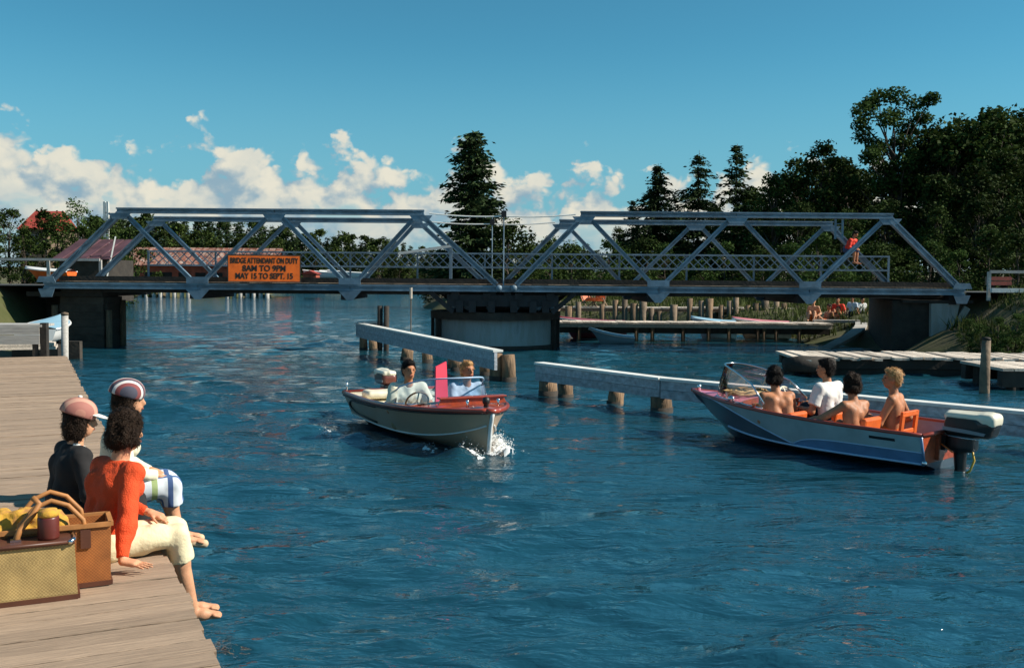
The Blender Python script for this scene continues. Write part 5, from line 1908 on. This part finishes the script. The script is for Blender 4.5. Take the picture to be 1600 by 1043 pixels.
# figure sitting on the lattice railing of the bridge
p = px_at(1322, 396, BY + BW - .25)
person('figure in red sitting hunched on the far railing of the bridge', (p.x, p.y - .06, p.z + .02), math.pi + .75,
       dict(lean=.55, look=(.1, -.5), elR=(.24, .22, .20), wrR=(.14, .36, .16), elL=(-.24, .22, .20), wrL=(-.14, .36, .16), knR=(.10, .38, .08), knL=(-.10, .38, .08), anR=(.10, .36, -.34), toR=(.11, .52, -.42), anL=(-.1, .38, -.36), toL=(-.1, .54, -.42)),
       .92, .02, 'skin', ('short', 'hair_dark'), ('red_top', 'long'), ('trunk_blue', 'shorts'), fine=False)
# ------------------------------------------------------------------ smaller things: sign, far bank buildings, jetties, boats, people, baggage
def lettering(text, size, m, parent, loc, rot, name='lettering', wide=1.0):
    cu = bpy.data.curves.new(name, 'FONT')
    cu.body = text
    cu.size = size
    cu.align_x = 'CENTER'
    cu.align_y = 'CENTER'
    cu.extrude = 0.002
    cu.offset = size * .022
    o = bpy.data.objects.new(name, cu)
    COL.objects.link(o)
    bpy.context.view_layer.update()
    me = bpy.data.meshes.new_from_object(o.evaluated_get(bpy.context.evaluated_depsgraph_get()))
    bpy.data.objects.remove(o)
    me.materials.clear(); me.materials.append(m)
    n = obj(name, me, parent, loc, rot)
    n.scale = (wide, 1, 1)
    return n


sg = thing('bridge_sign', 'orange notice board with black lettering fixed to the left truss of the bridge', 'sign', (-7.66, BY - .31, 2.55), math.radians(9))
MB().box((0, 0, 0), (2.16, .03, .80)).build('board', M['orange_sign'], sg)
for z in (-.41, .41): MB().box((0, .005, z), (2.20, .045, .03)).build('frame', M['timber_dark'], sg)
for x in (-1.09, 1.09): MB().box((x, .005, 0), (.025, .045, .79)).build('frame', M['timber_dark'], sg)
R90 = (math.pi / 2, 0, 0)
for tx, z, sz, wd in (('BRIDGE ATTENDANT ON DUTY', .235, .235, .60), ('8AM TO 9PM', .0, .255, .90), ('MAY 15 TO SEPT. 15', -.235, .245, .80)):
    lettering(tx, sz, M['black'], sg, (0, -.019, z), R90, wide=wd)

# ladder bars hanging from the far truss end, white barrier arm near the middle
ld = thing('ladder', 'pair of short uprights hung from the top chord at the right end of the bridge', 'ladder', (10.12, BY - .02, ZT - .12))
for x in (-.09, .13): MB().bar((x, 0, 0), (x, 0, -.62), .06, .04, (0, 1, 0)).build('rail', M['steel'], ld)
for z in (-.15, -.35, -.55): MB().bar((-.09, 0, z), (.13, 0, z), .02, .02).build('rung', M['steel'], ld)
a, b = px_at(622, 396, BY + 3.4), px_at(706, 384, BY + 3.4)
ga = thing('barrier_arm', 'white slanting barrier arm over the roadway left of the bridge middle', 'barrier', (b.x, b.y, 2.11))
MB().bar((a.x - b.x, 0, a.z - 2.11), (0, 0, b.z - 2.11), .05, .09).build('arm', M['rust_white'], ga)
MB().box((-.04, .06, (b.z - 2.11) / 2), (.10, .08, b.z - 2.11)).build('post', M['steel'], ga)

# ---- far left bank
M['boards_pale'] = mat('pale grey bench boards', (0.42, 0.40, 0.37), 0.85, var=0.3, scale=3, stretch=(1, 10, 10), rnd=0.12)
M['red_roof'] = mat('red painted roof', (0.30, 0.04, 0.025), 0.85, var=0.4, scale=2)
M['red_wall'] = mat('red painted boards', (0.34, 0.075, 0.04), 0.85, var=0.35, scale=2, rnd=0.12)
M['mauve_roof'] = mat('faded mauve roof', (0.10, 0.042, 0.055), 0.85, var=0.5, scale=1.5)
M['rust_roof'] = mat('rusty corrugated roof', (0.27, 0.085, 0.05), 0.85, scale=2.2, col2=(0.30, 0.22, 0.18), var=0.5, rnd=0.25)
M['dark_open'] = mat('dark boathouse opening', (0.012, 0.011, 0.010), 0.9)  # near-black panels paint the dark inside of open doorways
M['window_glass'] = mat('window glass', (0.05, 0.07, 0.09), 0.1, spec=0.8)
Y = 112
c0, c1 = px_at(190, 430, Y), px_at(428, 430, Y)
bx = (c0.x + c1.x) / 2
Lh = c1.x - c0.x
zr, ze, zf = px_at(300, 388, Y + 4).z, px_at(300, 415, Y).z, 1.0
bh = thing('boathouse', 'long red boathouse with rusty roof on the far bank behind the left truss', 'boathouse', (bx, Y, 0))
MB().box((0, 4.6, (zf + ze) / 2), (Lh, 8.4, ze - zf)).build('wall', M['red_wall'], bh)
ns = 22
for sl in (0, 1):
    y0, y1 = ((-.15, 4.6) if sl == 0 else (9.4, 4.6))
    me = MB().sheet([[Vector((-Lh / ns / 2 + .02, y0, ze - .05)), Vector((Lh / ns / 2 - .02, y0, ze - .05))], [Vector((-Lh / ns / 2 + .02, y1, zr)), Vector((Lh / ns / 2 - .02, y1, zr))]])
    me.sheet([[p + Vector((0, 0, .10)) for p in r] for r in ([Vector((-Lh / ns / 2 + .03, y0, ze - .05)), Vector((Lh / ns / 2 - .03, y0, ze - .05))], [Vector((-Lh / ns / 2 + .03, y1, zr)), Vector((Lh / ns / 2 - .03, y1, zr))])])
    me = me.mesh('roof_sheet', M['rust_roof'])
    for i in range(ns): obj('roof_sheet', me, bh, (-Lh / 2 + Lh / ns * (i + .5), 0, 0))
nw = 9
for i in range(nw):
    x = -Lh / 2 + Lh * (i + .6) / nw
    w_ = MB().box((x, .36, zf + .95), (1.15, .10, 1.5)).build('dark_doorway', M['dark_open'], bh)
MB().box((Lh / 2 - 1.6, .37, ze - .8), (2.4, .10, .9)).build('window', M['window_glass'], bh)
rb = px_at(483, 423, Y)
sh = thing('shed', 'small red shed right of the orange notice board on the far bank', 'shed', (rb.x, Y, 1.0))
MB().box((0, 1.2, .85), (1.5, 2.2, 1.7)).build('wall', M['red_wall'], sh)
MB().prism([(-.95, 1.65), (.95, 1.65), (.0, 2.05)], 1, -.1, 2.5).build('roof', M['red_roof'], sh)
MB().box((.2, .07, .6), (.6, .06, 1.15)).build('dark_doorway', M['dark_open'], sh)
# mauve roofed shed nearer, beside the left approach
a = px_at(128, 430, 52)
ms = thing('shed', 'shed with faded mauve roof behind the left end of the bridge', 'shed', (a.x, 52, 0.9))
zt_ = px_at(150, 372, 52).z - .9
zl_ = px_at(150, 405, 52).z - .9
MB().box((0, 2.0, zl_ / 2), (2.5, 3.6, zl_)).build('wall', M['timber_dark'], ms)
for k in range(5):
    MB().bar((-1.25 + k * .62, -.1, zl_), (-1.05 + k * .62 + .35, 2.1, zt_), .60, .06).build('roof_board', M['mauve_roof'], ms)
MB().bar((1.15, -.15, .3), (1.75, .1, zt_ + .1), .07, .07).build('leaning_pole', M['rust_white'], ms)
MB().box((-.3, .17, .6), (.7, .06, 1.2)).build('dark_doorway', M['dark_open'], ms)
# red gable at the far left
a = px_at(52, 350, 70)
hs = thing('house', 'house with red gable end among the trees at far left', 'house', (a.x, 70, gz(a.x, 70)))
zz = px_at(52, 326, 70).z - gz(a.x, 70); zg_ = px_at(52, 356, 70).z - gz(a.x, 70)
MB().box((0, 2.5, zg_ / 2), (1.9, 5, zg_)).build('wall', M['timber'], hs)
MB().prism([(-.3, zg_ - .1), (2.5, zz), (5.3, zg_ - .1)], 0, -1.05, 1.05).build('roof', M['red_roof'], hs)
MB().box((.1, -.02, zg_ - .9), (.6, .06, .9)).build('window', M['window_glass'], hs)
# white pylon
a = px_at(166, 340, 68)
g = gz(a.x, 68)
zt_ = px_at(166, 315, 68).z - g
py_ = thing('pylon', 'tall narrow white pylon of two boards behind the left top of the bridge', 'pylon', (a.x, 68, g))
for x in (-.11, .11): MB().box((x, 0, zt_ / 2), (.15, .12, zt_)).build('board', M['rust_white'], py_)
for z in (.3, .6, .9): MB().box((0, .05, zt_ * z), (.40, .08, .10)).build('cross_bar', M['timber'], py_)

# jetty of pale pilings on the far left bank
for (p0, p1, lb, n) in ((182, 302, 'far jetty on pale pilings below the boathouse', 11), (352, 424, 'shorter far jetty on pale pilings below the notice board', 7)):
    a, b = px_at(p0, 455, 106), px_at(p1, 455, 106)
    j = thing('jetty', lb, 'jetty', ((a.x + b.x) / 2, 106, 0))
    w_ = b.x - a.x
    for k in range(int(w_ / 1.2)):
        MB().box((-w_ / 2 + (k + .5) * w_ / int(w_ / 1.2), 1.2, .86), (w_ / int(w_ / 1.2) - .04, 3.0, .14)).build('plank', M['timber'], j)
    MB().box((0, -.2, .70), (w_, .2, .20)).build('beam', M['timber_dark'], j)
    pm_ = MB().tube([(0, 0, -1), (0, 0, 1.0)], .24, 8).mesh('piling', M['boards_pale'], True)
    for k in range(n): obj('piling', pm_, j, (-w_ / 2 + (k + .5) * w_ / n, -.42 + .1 * (k % 2), 0))
M['white_paint'] = mat('white gloss paint', (0.78, 0.78, 0.76), 0.4, var=0.05)
M['sky_paint'] = mat('pale blue boat paint', (0.30, 0.50, 0.62), 0.45, var=0.1)
M['maroon_paint'] = mat('maroon boat deck', (0.26, 0.045, 0.06), 0.45, var=0.2)
M['pink_cover'] = mat('pink boat cover', (0.52, 0.17, 0.20), 0.8, var=0.2)


def small_boat(label, x, y, rz, L, B, zs, zb, hm_, dm_, cabin=None, z=0.0):
    h = Hull(L, B, zs, zb, .35, chine=.10, full=2.3, tuck=.82, flare=.02)
    r = thing('moored_boat', label, 'boat', (x, y, z), rz)
    us = h.us(12)
    ws = [-1, -.5, 0, .5, 1]
    mb = MB()
    for s in (1, -1): mb.sheet([[h.pt(u, w, s) for w in ws] for u in us])
    tr = [h.pt(0, w, 1) for w in ws]
    mb.add(tr + [Vector((-p.x, p.y, p.z)) for p in tr], [(i, i + 1, 6 + i, 5 + i) for i in range(4)])
    mb.build('hull', M[hm_], r, True)
    mb = MB().sheet([[Vector((h.pt(u, 1).x * k, h.pt(u, 1).y, h.pt(u, 1).z + .02 + .07 * (1 - k * k))) for k in (-.97, -.5, 0, .5, .97)] for u in us])
    mb.build('deck', M[dm_], r, True)
    for s in (1, -1): MB().tube([h.pt(u, 1, s) for u in us], .03, 6).build('gunwale', M['white_paint'], r, True)
    if cabin:
        MB().prism([(-.45, 0), (.45, 0), (.36, .34), (-.36, .34)], 1, L * .35, L * .62).build('cabin', M[cabin], r, False, (0, 0, zs))
        MB().prism([(-.40, .10), (.40, .10), (.36, .28), (-.36, .28)], 1, L * .62 + .002, L * .625).build('window', M['window_glass'], r, False, (0, 0, zs))
    return r


for i, (px_, py_, L_, lb, cb) in enumerate(((520, 427, 5.2, 'white moored boat left of two, on the far bank right of the notice board', 'white_paint'), (556, 427, 5.0, 'white moored boat nearest the barrier arm on the far bank', None))):
    a = px_at(px_, py_, 118)
    small_boat(lb, a.x + 1.5, 119, math.pi / 2 + .2, L_, 1.9, .6, .9, 'white_paint', 'white_paint', cb, a.z - .55)

# left end of the dock: landing stage, pale bench, post, hauled out boat
a = px_on(60, 566, DZ)
bn_ = thing('bench', 'pale timber box bench at the far end of the dock', 'bench', (-10.72, 20.35, DZ), .12)
for k in range(3): MB().box((0, -.30 + k * .26, .62), (2.3, .24, .05)).build('seat_board', M['boards_pale'], bn_)
for k in range(2): MB().box((-.02, -.40, .34 + .19 * k), (2.24, .05, .18)).build('front_board', M['boards_pale'], bn_)
for x in (-1.05, -.1, 1.0):
    MB().box((x, -.36, .13), (.10, .06, .27)).build('leg', M['timber_dark'], bn_)
    MB().box((x, .25, .30), (.10, .10, .58)).build('leg', M['timber_dark'], bn_)
MB().box((1.17, -.33, .32), (.12, .16, .72)).build('end_post', M['timber_dark'], bn_)
for nm, px_, py0, py1, Yd, r_, mm, lb in (('post', 100, 492, 545, 22.2, .075, 'boards_pale', 'pale mooring post at the far corner of the dock beside the dark abutment'),):
    p0, p1 = px_at(px_, py1, Yd), px_at(px_, py0, Yd)
    t = thing('mooring_post', lb, 'post', (p0.x, Yd, 0))
    MB().tube([(0, 0, -1), (.03, 0, p1.z)], r_, 10).build('post_shaft', M[mm], t, True)
    MB().lathe([(r_ * .2, 0), (r_ * 1.15, .0), (r_ * 1.05, .05), (0, .07)], 10).build('post_cap', M['timber'], t, True, (.03, 0, p1.z))
bo_ = small_boat('white boat with blue cover hauled up behind the bench at the end of the dock', -12.35, 25.6, math.radians(10), 2.5, 1.15, .40, .62, 'white_paint', 'sky_paint', None, .50)
cr = thing('boat_cradle', 'low timber cradle under the hauled up white boat', 'cradle', (-12.4, 26.1, 0.1))
for y in (-.3, 1.0): MB().box((0, y, .15), (1.2, .18, .5)).build('cross_timber', M['timber_dark'], cr)
# tan boards stacked by the bench
st = thing('plank_stack', 'stack of tan boards lying behind the bench at the left', 'planks', (-11.6, 21.9, .62), .35)
for k in range(6): MB().box((rd.uniform(-.1, .1), (k % 3) * .27, .05 + .08 * (k // 3)), (2.6, .24, .07)).build('plank', M['plank_pale'], st)
# canoe with orange bottom on the left approach, approach rails
a = px_at(62, 424, 36)
small_boat('small white boat with orange bottom stored by the left approach rail', a.x + .9, 36.6, math.radians(80), 1.9, .7, .24, .36, 'orange_seat', 'white_paint', None, a.z - .24)
def approach_rail(label, xs0, xs1, Yr, zr, h0=1.93):
    t = thing('approach_rail', label, 'railing', (xs0, Yr, h0))
    ln = xs1 - xs0
    MB().box((ln / 2, 0, zr - h0), (abs(ln), .07, .09)).build('rail', M['boards_pale'], t)
    n = max(2, int(abs(ln) / 1.8))
    for i in range(n + 1): MB().box((ln * i / n, .05, (zr - h0) / 2 - .1), (.09, .09, zr - h0 + .2)).build('post', M['boards_pale'], t)
approach_rail('white rail along the left approach road to the bridge', -14.9, -30, 35.9, 2.86)
approach_rail('white rail along the right approach road to the bridge', 14.7, 28, 30.6, 2.62)
kb = thing('road_kerb', 'white kerb beam edging the right approach road', 'kerb', (14.6, 30.5, 1.95))
MB().box((6.8, 0, .10), (13.4, .16, .13)).build('beam', M['rust_white'], kb)
rbx = thing('crate', 'red brown crate on the roadside behind the white rail at far right', 'crate', (15.2, 31.1, 2.04))
MB().box((0, 0, .30), (.62, .4, .26)).build('box', M['timber'], rbx)
for x in (-.2, .2): MB().box((x, 0, .08), (.08, .3, .18)).build('foot', M['timber_dark'], rbx)
for z in (.22, .37): MB().box((0, -.21, z), (.64, .025, .11)).build('slat', M['red_deck'], rbx)
tag(obj('road', MB().box((-29.5, 33.2, 1.965), (30, 4.0, .03)).mesh('road', mat('asphalt road', (0.06, 0.058, 0.055), 0.9, var=0.2)), None), kind='structure')
tag(obj('road', MB().box((30, 33.2, 1.965), (31, 4.0, .03)).mesh('road', bpy.data.materials['asphalt road']), None), kind='structure')

# ---- right bank: driftwood dock in front, jetties behind the bridge
dd = thing('wooden_dock', 'ragged bleached plank dock lying low off the right bank', 'dock', (11.5, 24.8, 0))
x = -4.6
while x < 6.5:
    w_ = rd.uniform(.18, .30)
    y0 = -.85 + rd.uniform(-.22, .15) - .45 * max(0, (-3.4 - x)); y1 = 1.15 + rd.uniform(-.1, .15)
    MB().box((x + w_ / 2, (y0 + y1) / 2, .43 + rd.uniform(-.02, .02)), (w_ - .02, y1 - y0, .06), Euler((rd.uniform(-.015, .015), rd.uniform(-.03, .03), rd.uniform(-.04, .04))).to_matrix()).build('plank', M['plank_pale'], dd)
    x += w_
for y, dz in ((-.62, 0), (.3, 0), (1.0, 0)):
    MB().box((1.0, y, .28), (11.0, .24, .22)).build('stringer', M['timber_dark'], dd)
MB().box((1.2, -.60, .05), (10.4, .18, .22)).build('stringer', M['timber_dark'], dd)
pm_ = MB().tube([(0, 0, -1), (0, 0, .38)], .14, 10).mesh('piling', M['timber_dark'], True)
for x in (-4.0, -2.2, -.2, 1.8, 3.8, 5.6):
    for y in (-.55, .9): obj('piling', pm_, dd, (x, y, 0))
lg = thing('drift_log', 'dark log floating against the left tip of the bleached dock', 'log', (6.95, 23.6, .30), .1)
MB().tube([(-.45, 0, 0), (0, .02, .02), (.75, .0, .0)], [.17, .20, .18], 12).build('log_trunk', M['timber_dark'], lg, True)
# second, nearer landing at the right edge, and its post
d2 = thing('landing_stage', 'small plank landing at the right edge in front of the bleached dock', 'landing', (11.3, 21.6, 0))
for k in range(14): MB().box((-.9 + k * .25, .1, .46 + rd.uniform(-.012, .012)), (.23, 2.0, .06)).build('plank', M['plank_pale'], d2)
for y in (-.75, .95): MB().box((.75, y, .26), (3.5, .22, .32)).build('stringer', M['timber_dark'], d2)
for x in (-.7, .8, 2.2): obj('piling', pm_, d2, (x, -.7, 0)); obj('piling', pm_, d2, (x, .8, 0))
p = px_at(1541, 560, 20.3)
t = thing('mooring_post', 'tall dark mooring post at the right edge beside the plank landing', 'post', (p.x, 20.3, 0))
MB().tube([(0, 0, -1), (-.02, 0, .4), (-.01, 0, 1.12)], [.10, .10, .085], 10).build('post_shaft', M['timber'], t, True)
MB().lathe([(.02, 0), (.095, 0), (.07, .05), (0, .06)], 10).build('post_cap', M['timber_dark'], t, True, (-.01, 0, 1.12))

# front jetty behind the bridge
jx0, jx1 = px_at(868, 503, 36.6).x, px_at(1300, 508, 36.6).x
jt = thing('jetty', 'long low jetty with pale edge behind the right half of the bridge', 'jetty', (jx0, 36.6, 0))
W_ = jx1 - jx0
k = 0.0
while k < W_:
    w_ = rd.uniform(.24, .30)
    MB().box((k + w_ / 2, .6, .70 + rd.uniform(-.01, .01)), (w_ - .015, 1.35, .06)).build('plank', M['plank_pale'], jt)
    k += w_
MB().box((W_ / 2, .0, .60), (W_, .10, .14)).build('edge_beam', M['plank_pale'], jt)
MB().box((W_ / 2, .25, .42), (W_, .14, .22)).build('stringer', M['timber_dark'], jt)
MB().box((W_ / 2, 1.1, .40), (W_, .14, .26)).build('stringer', M['timber_dark'], jt)
pm_ = MB().tube([(0, 0, -1), (0, 0, .55)], .075, 8).mesh('piling', M['pile'], True)
for px_ in (905, 940, 995, 1020, 1068, 1108, 1140, 1185, 1195, 1214, 1250):
    obj('piling', pm_, jt, (px_at(px_, 515, 36.6).x - jx0, .08, 0))
# sloping timber walk from the jetty's end down towards the abutment
a, b = px_at(1345, 503, 37.6), px_at(1288, 546, 33.6)
rp_ = thing('ramp', 'curving grey timber ramp at the right end of the long jetty', 'ramp', (a.x, a.y, 0))
prev = Vector((0, 0, a.z)); end = Vector((b.x - a.x, b.y - a.y, b.z))
pts = [prev.lerp(end, t) + Vector((.45 * math.sin(math.pi * t), 0, .12 * math.sin(math.pi * t))) for t in [i / 9 for i in range(10)]]
for p0, p1 in zip(pts, pts[1:]):
    MB().bar(p0, p1, .42, .10).build('plank', M['boards_pale'], rp_)
MB().bar(Vector((-1.7, .3, a.z + .02)), Vector((0.1, 0, a.z + .02)), .4, .10).build('plank', M['boards_pale'], rp_)
# rear walkway with tall posts
jt2 = thing('jetty', 'rear walkway with many upright posts at the foot of the right bank', 'jetty', (2.0, 46.2, 0))
k = 0.0
while k < 15.2:
    w_ = rd.uniform(.3, .4)
    MB().box((k + w_ / 2, .5, .98 + rd.uniform(-.015, .015)), (w_ - .02, 1.1, .07)).build('plank', M['plank_pale'], jt2)
    k += w_
MB().box((7.6, -.02, .88), (15.2, .10, .14)).build('edge_beam', M['timber'], jt2)
for i, (px_, h_) in enumerate(((870, 1.5), (962, 1.7), (976, 1.75), (990, 1.55), (1018, 1.35), (1030, 1.2), (1052, 1.5), (1078, 1.8), (1096, 1.7), (1108, 1.8), (1150, 1.85), (1168, 1.5), (1196, 1.9), (1226, 1.6), (1268, 1.9), (888, 1.4), (904, 1.6), (942, 1.5), (1004, 1.7), (1126, 1.5), (1140, 1.7), (1182, 1.6), (1212, 1.75), (1246, 1.5))):
    x = px_at(px_, 480, 45.8).x - 2.0
    MB().tube([(x, -.4, -1), (x + rd.uniform(-.04, .04), -.4, h_ - .35)], .13 if i % 3 else .18, 8).build('piling', M['pile'] if i % 2 else M['timber'], jt2, True)

for px_, Yb, rz, L_, zs, hm_, dm_, cb, lb in ((945, 38.6, 1.62, 2.6, .62, 'maroon_paint', 'maroon_paint', None, 'maroon decked boat moored behind the jetty, nearest the round pier'),
                                     (1128, 38.6, 1.50, 1.7, .66, 'white_paint', 'sky_paint', None, 'pale blue boat moored behind the jetty, left of the pink covered one'),
                                     (1205, 38.8, 1.6, 2.2, .64, 'hull_grey', 'pink_cover', None, 'pink covered boat moored behind the jetty, rightmost of three')):
    a = px_at(px_, 500, Yb)
    small_boat(lb, a.x + L_ * .3, Yb, rz, L_, 1.2, zs, zs + .16, hm_, dm_, cb)
a = px_at(990, 524, 35.4)
small_boat('pale blue skiff lying in front of the long jetty beside the round pier', a.x, 35.5, 1.62, 1.6, .7, .22, .52, 'sky_paint', 'sky_paint')
# orange deck chairs on the rear walkway
def deck_chair(label, x, y, z, rz):
    t = thing('deck_chair', label, 'chair', (x, y, z), rz)
    for sx in (-.27, .27):
        MB().bar((sx, -.30, 0), (sx, .38, .85), .04, .04).build('back_rail', M['timber'], t)
        MB().bar((sx, .36, 0), (sx, -.42, .42), .04, .04).build('seat_rail', M['timber'], t)
    pts = [(-.42, .42), (-.2, .27), (.05, .26), (.22, .50), (.38, .85)]
    mb = MB()
    mb.sheet([[Vector((-.25, a, b)), Vector((.25, a, b))] for a, b in pts])
    mb.sheet([[Vector((-.25, a + .012, b - .012)), Vector((.25, a + .012, b - .012))] for a, b in pts])
    mb.build('sling', M['orange_seat'], t)
    return t
a = px_at(918, 490, 46.6); deck_chair('orange deck chair on the rear walkway, left of two', a.x, 46.6, 1.02, .5)
a = px_at(937, 490, 46.6); deck_chair('orange deck chair on the rear walkway, right of two', a.x, 46.7, 1.02, -.4)

# bathers at the right end, in the bridge's shade
def bather(px_, label, pose, skin='skin', shirt=None, pants=('trunk_orange', 'trunks'), Yb=40.5, z=None, rz=2.6, hair='hair_dark', s=1.0):
    a = px_at(px_, 490, Yb)
    return person(label, (a.x, Yb, gz(a.x, Yb) + .02 if z is None else z), rz, pose, s, .024, skin, ('short', hair), shirt, pants, fine=False, face=False)
SIT = dict(knR=(.10, .33, .34), anR=(.10, .48, .04), toR=(.1, .62, .02), knL=(-.10, .33, .34), anL=(-.1, .48, .04), toL=(-.1, .62, .02), lean=.2)
STD = dict(pel=(0, 0, .95), knR=(.10, .06, .50), anR=(.10, 0, .08), toR=(.11, .16, .03), knL=(-.10, .05, .50), anL=(-.1, 0, .08), toL=(-.11, .16, .03), elR=(.26, .02, 1.12), wrR=(.24, .14, .90), elL=(-.26, .02, 1.12), wrL=(-.24, .14, .90))
bather(1272, 'fair haired bather in orange trunks sitting on the bank, leftmost of the group', SIT, 'skin_fair', None, hair='hair_blond', z=.72, Yb=39.6)
bather(1288, 'bather in orange trunks lying back at the edge, second from left in the group', dict(SIT, lean=-.5, elR=(.2, -.3, .2), wrR=(.2, -.36, .04), elL=(-.2, -.3, .2), wrL=(-.2, -.36, .04)), z=.55, rz=1.9, Yb=39.4)
bather(1310, 'bather in red top sitting in the middle of the group on the bank', SIT, shirt=('red_top', 'short'), z=.78, Yb=40)
bather(1318, 'bather in orange trunks crouching low at the water by the ramp', dict(SIT, lean=.6), z=.50, rz=2.2, Yb=39.2)
bather(1332, 'figure in dark clothes standing among the bathers, left of the white shirt', STD, shirt=('shirt_blue', 'short'), pants=('denim', 'long'), Yb=39.0, rz=2.4, z=.30, s=.80)
bather(1346, 'figure in white shirt standing at the right end of the group of bathers', STD, shirt=('tee', 'short'), pants=('denim', 'long'), Yb=39.2, rz=3.4, z=.30, s=.78)

# ---- baggage on the dock in front of the women
M['wicker_tan'] = weave('yellow tan woven straw', (0.45, 0.31, 0.12), (0.33, 0.22, 0.08), 118)
M['wicker_brown'] = weave('orange brown woven straw', (0.40, 0.135, 0.03), (0.30, 0.095, 0.022), 118)
M['leather'] = mat('tan leather strap', (0.42, 0.18, 0.055), 0.6, var=0.25, scale=12)
M['leather_dark'] = mat('dark brown leather', (0.10, 0.035, 0.02), 0.45, var=0.2, scale=8)
M['yellow_cloth'] = mat('yellow figured cloth', (0.66, 0.36, 0.04), 0.9, scale=24, col2=(0.36, 0.17, 0.05), var=0.2, bump=.4, bscale=30)
M['flask'] = mat('dark red flask', (0.13, 0.025, 0.018), 0.35, var=0.2)
ZB_ = math.atan2(.44, .898)


def on_dock(px_, py_):
    p = px_on(px_, py_, DZ + .003)
    return Vector((p.x, p.y, DZ + .004))


def basket(label, corner, wdt, dep, hgt, body, lid=None, flare=.0):
    """corner: front right bottom corner; long side along local X"""
    t = thing('basket', label, 'basket', corner, ZB_)
    B_ = MB()
    f = flare
    lo = [(-wdt, 0), (0, 0), (0, dep), (-wdt, dep)]
    hi = [(-wdt - f, -f), (f, -f), (f, dep + f), (-wdt - f, dep + f)]
    ci = [(-wdt - f + .015, -f + .015), (f - .015, -f + .015), (f - .015, dep + f - .015), (-wdt - f + .015, dep + f - .015)]
    vs = [(*p, .012) for p in lo] + [(*p, hgt) for p in hi] + [(*p, hgt) for p in ci] + [(*p, .03) for p in lo]
    B_.add(vs, [(0, 3, 2, 1)] + [(i, (i + 1) % 4, 4 + (i + 1) % 4, 4 + i) for i in range(4)] + [(4 + i, 4 + (i + 1) % 4, 8 + (i + 1) % 4, 8 + i) for i in range(4)] + [(8 + i, 8 + (i + 1) % 4, 12 + (i + 1) % 4, 12 + i) for i in range(4)] + [(12, 13, 14, 15)])
    B_.build('body', M[body], t)
    for p, q in zip(lo, lo[1:] + lo[:1]):
        MB().bar((*p, .012), (*q, .012), .022, .024).build('base_trim', M['leather_dark'], t)
    return t, hi


b1, hi = basket('straw hamper with dark leather lid, nearest on the dock', on_dock(122, 934), .62, .17, .285, 'wicker_tan', flare=-.012)
MB().box((-.31, .085, .292), (.60, .175, .022)).build('lid', M['leather_dark'], b1, bevel=.006)
MB().tube([(-.035, -.012, .296), (-.012, .03, .300), (-.012, .14, .300), (-.035, .18, .296)], .012, 8).build('lid_corner', M['chrome'], b1, True)
MB().tube([(-.60, .0, .296), (-.02, .0, .296)], .009, 8).build('lid_edge', M['leather_dark'], b1, True)
b2, hi = basket('orange brown woven shopping basket with leather handles beside the woman in red', on_dock(173, 912), .60, .24, .325, 'wicker_brown', flare=.006)
for y in (.0, .24):
    pts = [(-.44, y, .30), (-.43, y + .005, .36), (-.36, y + .02, .44), (-.28, y + .03, .47), (-.20, y + .02, .44), (-.13, y + .005, .36), (-.12, y, .30)]
    MB().tube(pts, .013, 8).build('handle', M['leather'], b2, True)
for x in (-.46, -.12):
    for z in (.26,): MB().box((x, -.008, z), (.05, .015, .10)).build('handle_tab', M['leather_dark'], b2)
for p, q in zip(hi, hi[1:] + hi[:1]): MB().bar((*p, .328), (*q, .328), .024, .022).build('rim', M['leather'], b2)
q = b2.location + Matrix.Rotation(ZB_, 3, 'Z') @ Vector((-.40, .12, .20))
cl = thing('beach_towel', 'yellow patterned towel stuffed in the brown basket', 'towel', q, ZB_)
obj('cloth', sdf_mesh('cloth', [('b', (0, 0, .08), (.20, .09, .08), .05), ('e', (-.10, .0, .16), (.12, .08, .06)), ('e', (.09, .02, .15), (.10, .07, .05)), ('e', (0, -.02, .19), (.08, .06, .04))], .009, M['yellow_cloth'], k=.03, noise=[(.016, 38), (.008, 80)]), cl)
q = b1.location + Matrix.Rotation(ZB_, 3, 'Z') @ Vector((-.13, .085, .304))
fl = thing('flask', 'dark red flask with yellow top standing on the straw hamper', 'flask', q, 0)
MB().lathe([(.0, 0), (.050, 0), (.052, .01), (.052, .105), (.048, .115)], 20).build('flask_body', M['flask'], fl, True)
MB().lathe([(.050, .115), (.050, .13), (.042, .15), (.0, .155)], 20).build('flask_top', M['yellow_cloth'], fl, True)
q = b1.location + Matrix.Rotation(ZB_, 3, 'Z') @ Vector((-.30, .11, .304))
bg_ = thing('strap', 'loose tan leather strap lying across the hamper lid', 'strap', q, ZB_)
MB().tube([(.02, -.03, .005), (.04, .0, .05), (.10, .02, .12), (.13, .03, .17), (.10, .05, .20)], .016, 8).build('strap_band', M['leather'], bg_, True)
MB().box((.02, -.03, .006), (.05, .035, .012)).build('buckle', M['chrome'], bg_)

# person's feet shadows and gear end here; sagging cable between the two truss halves is part of the bridge
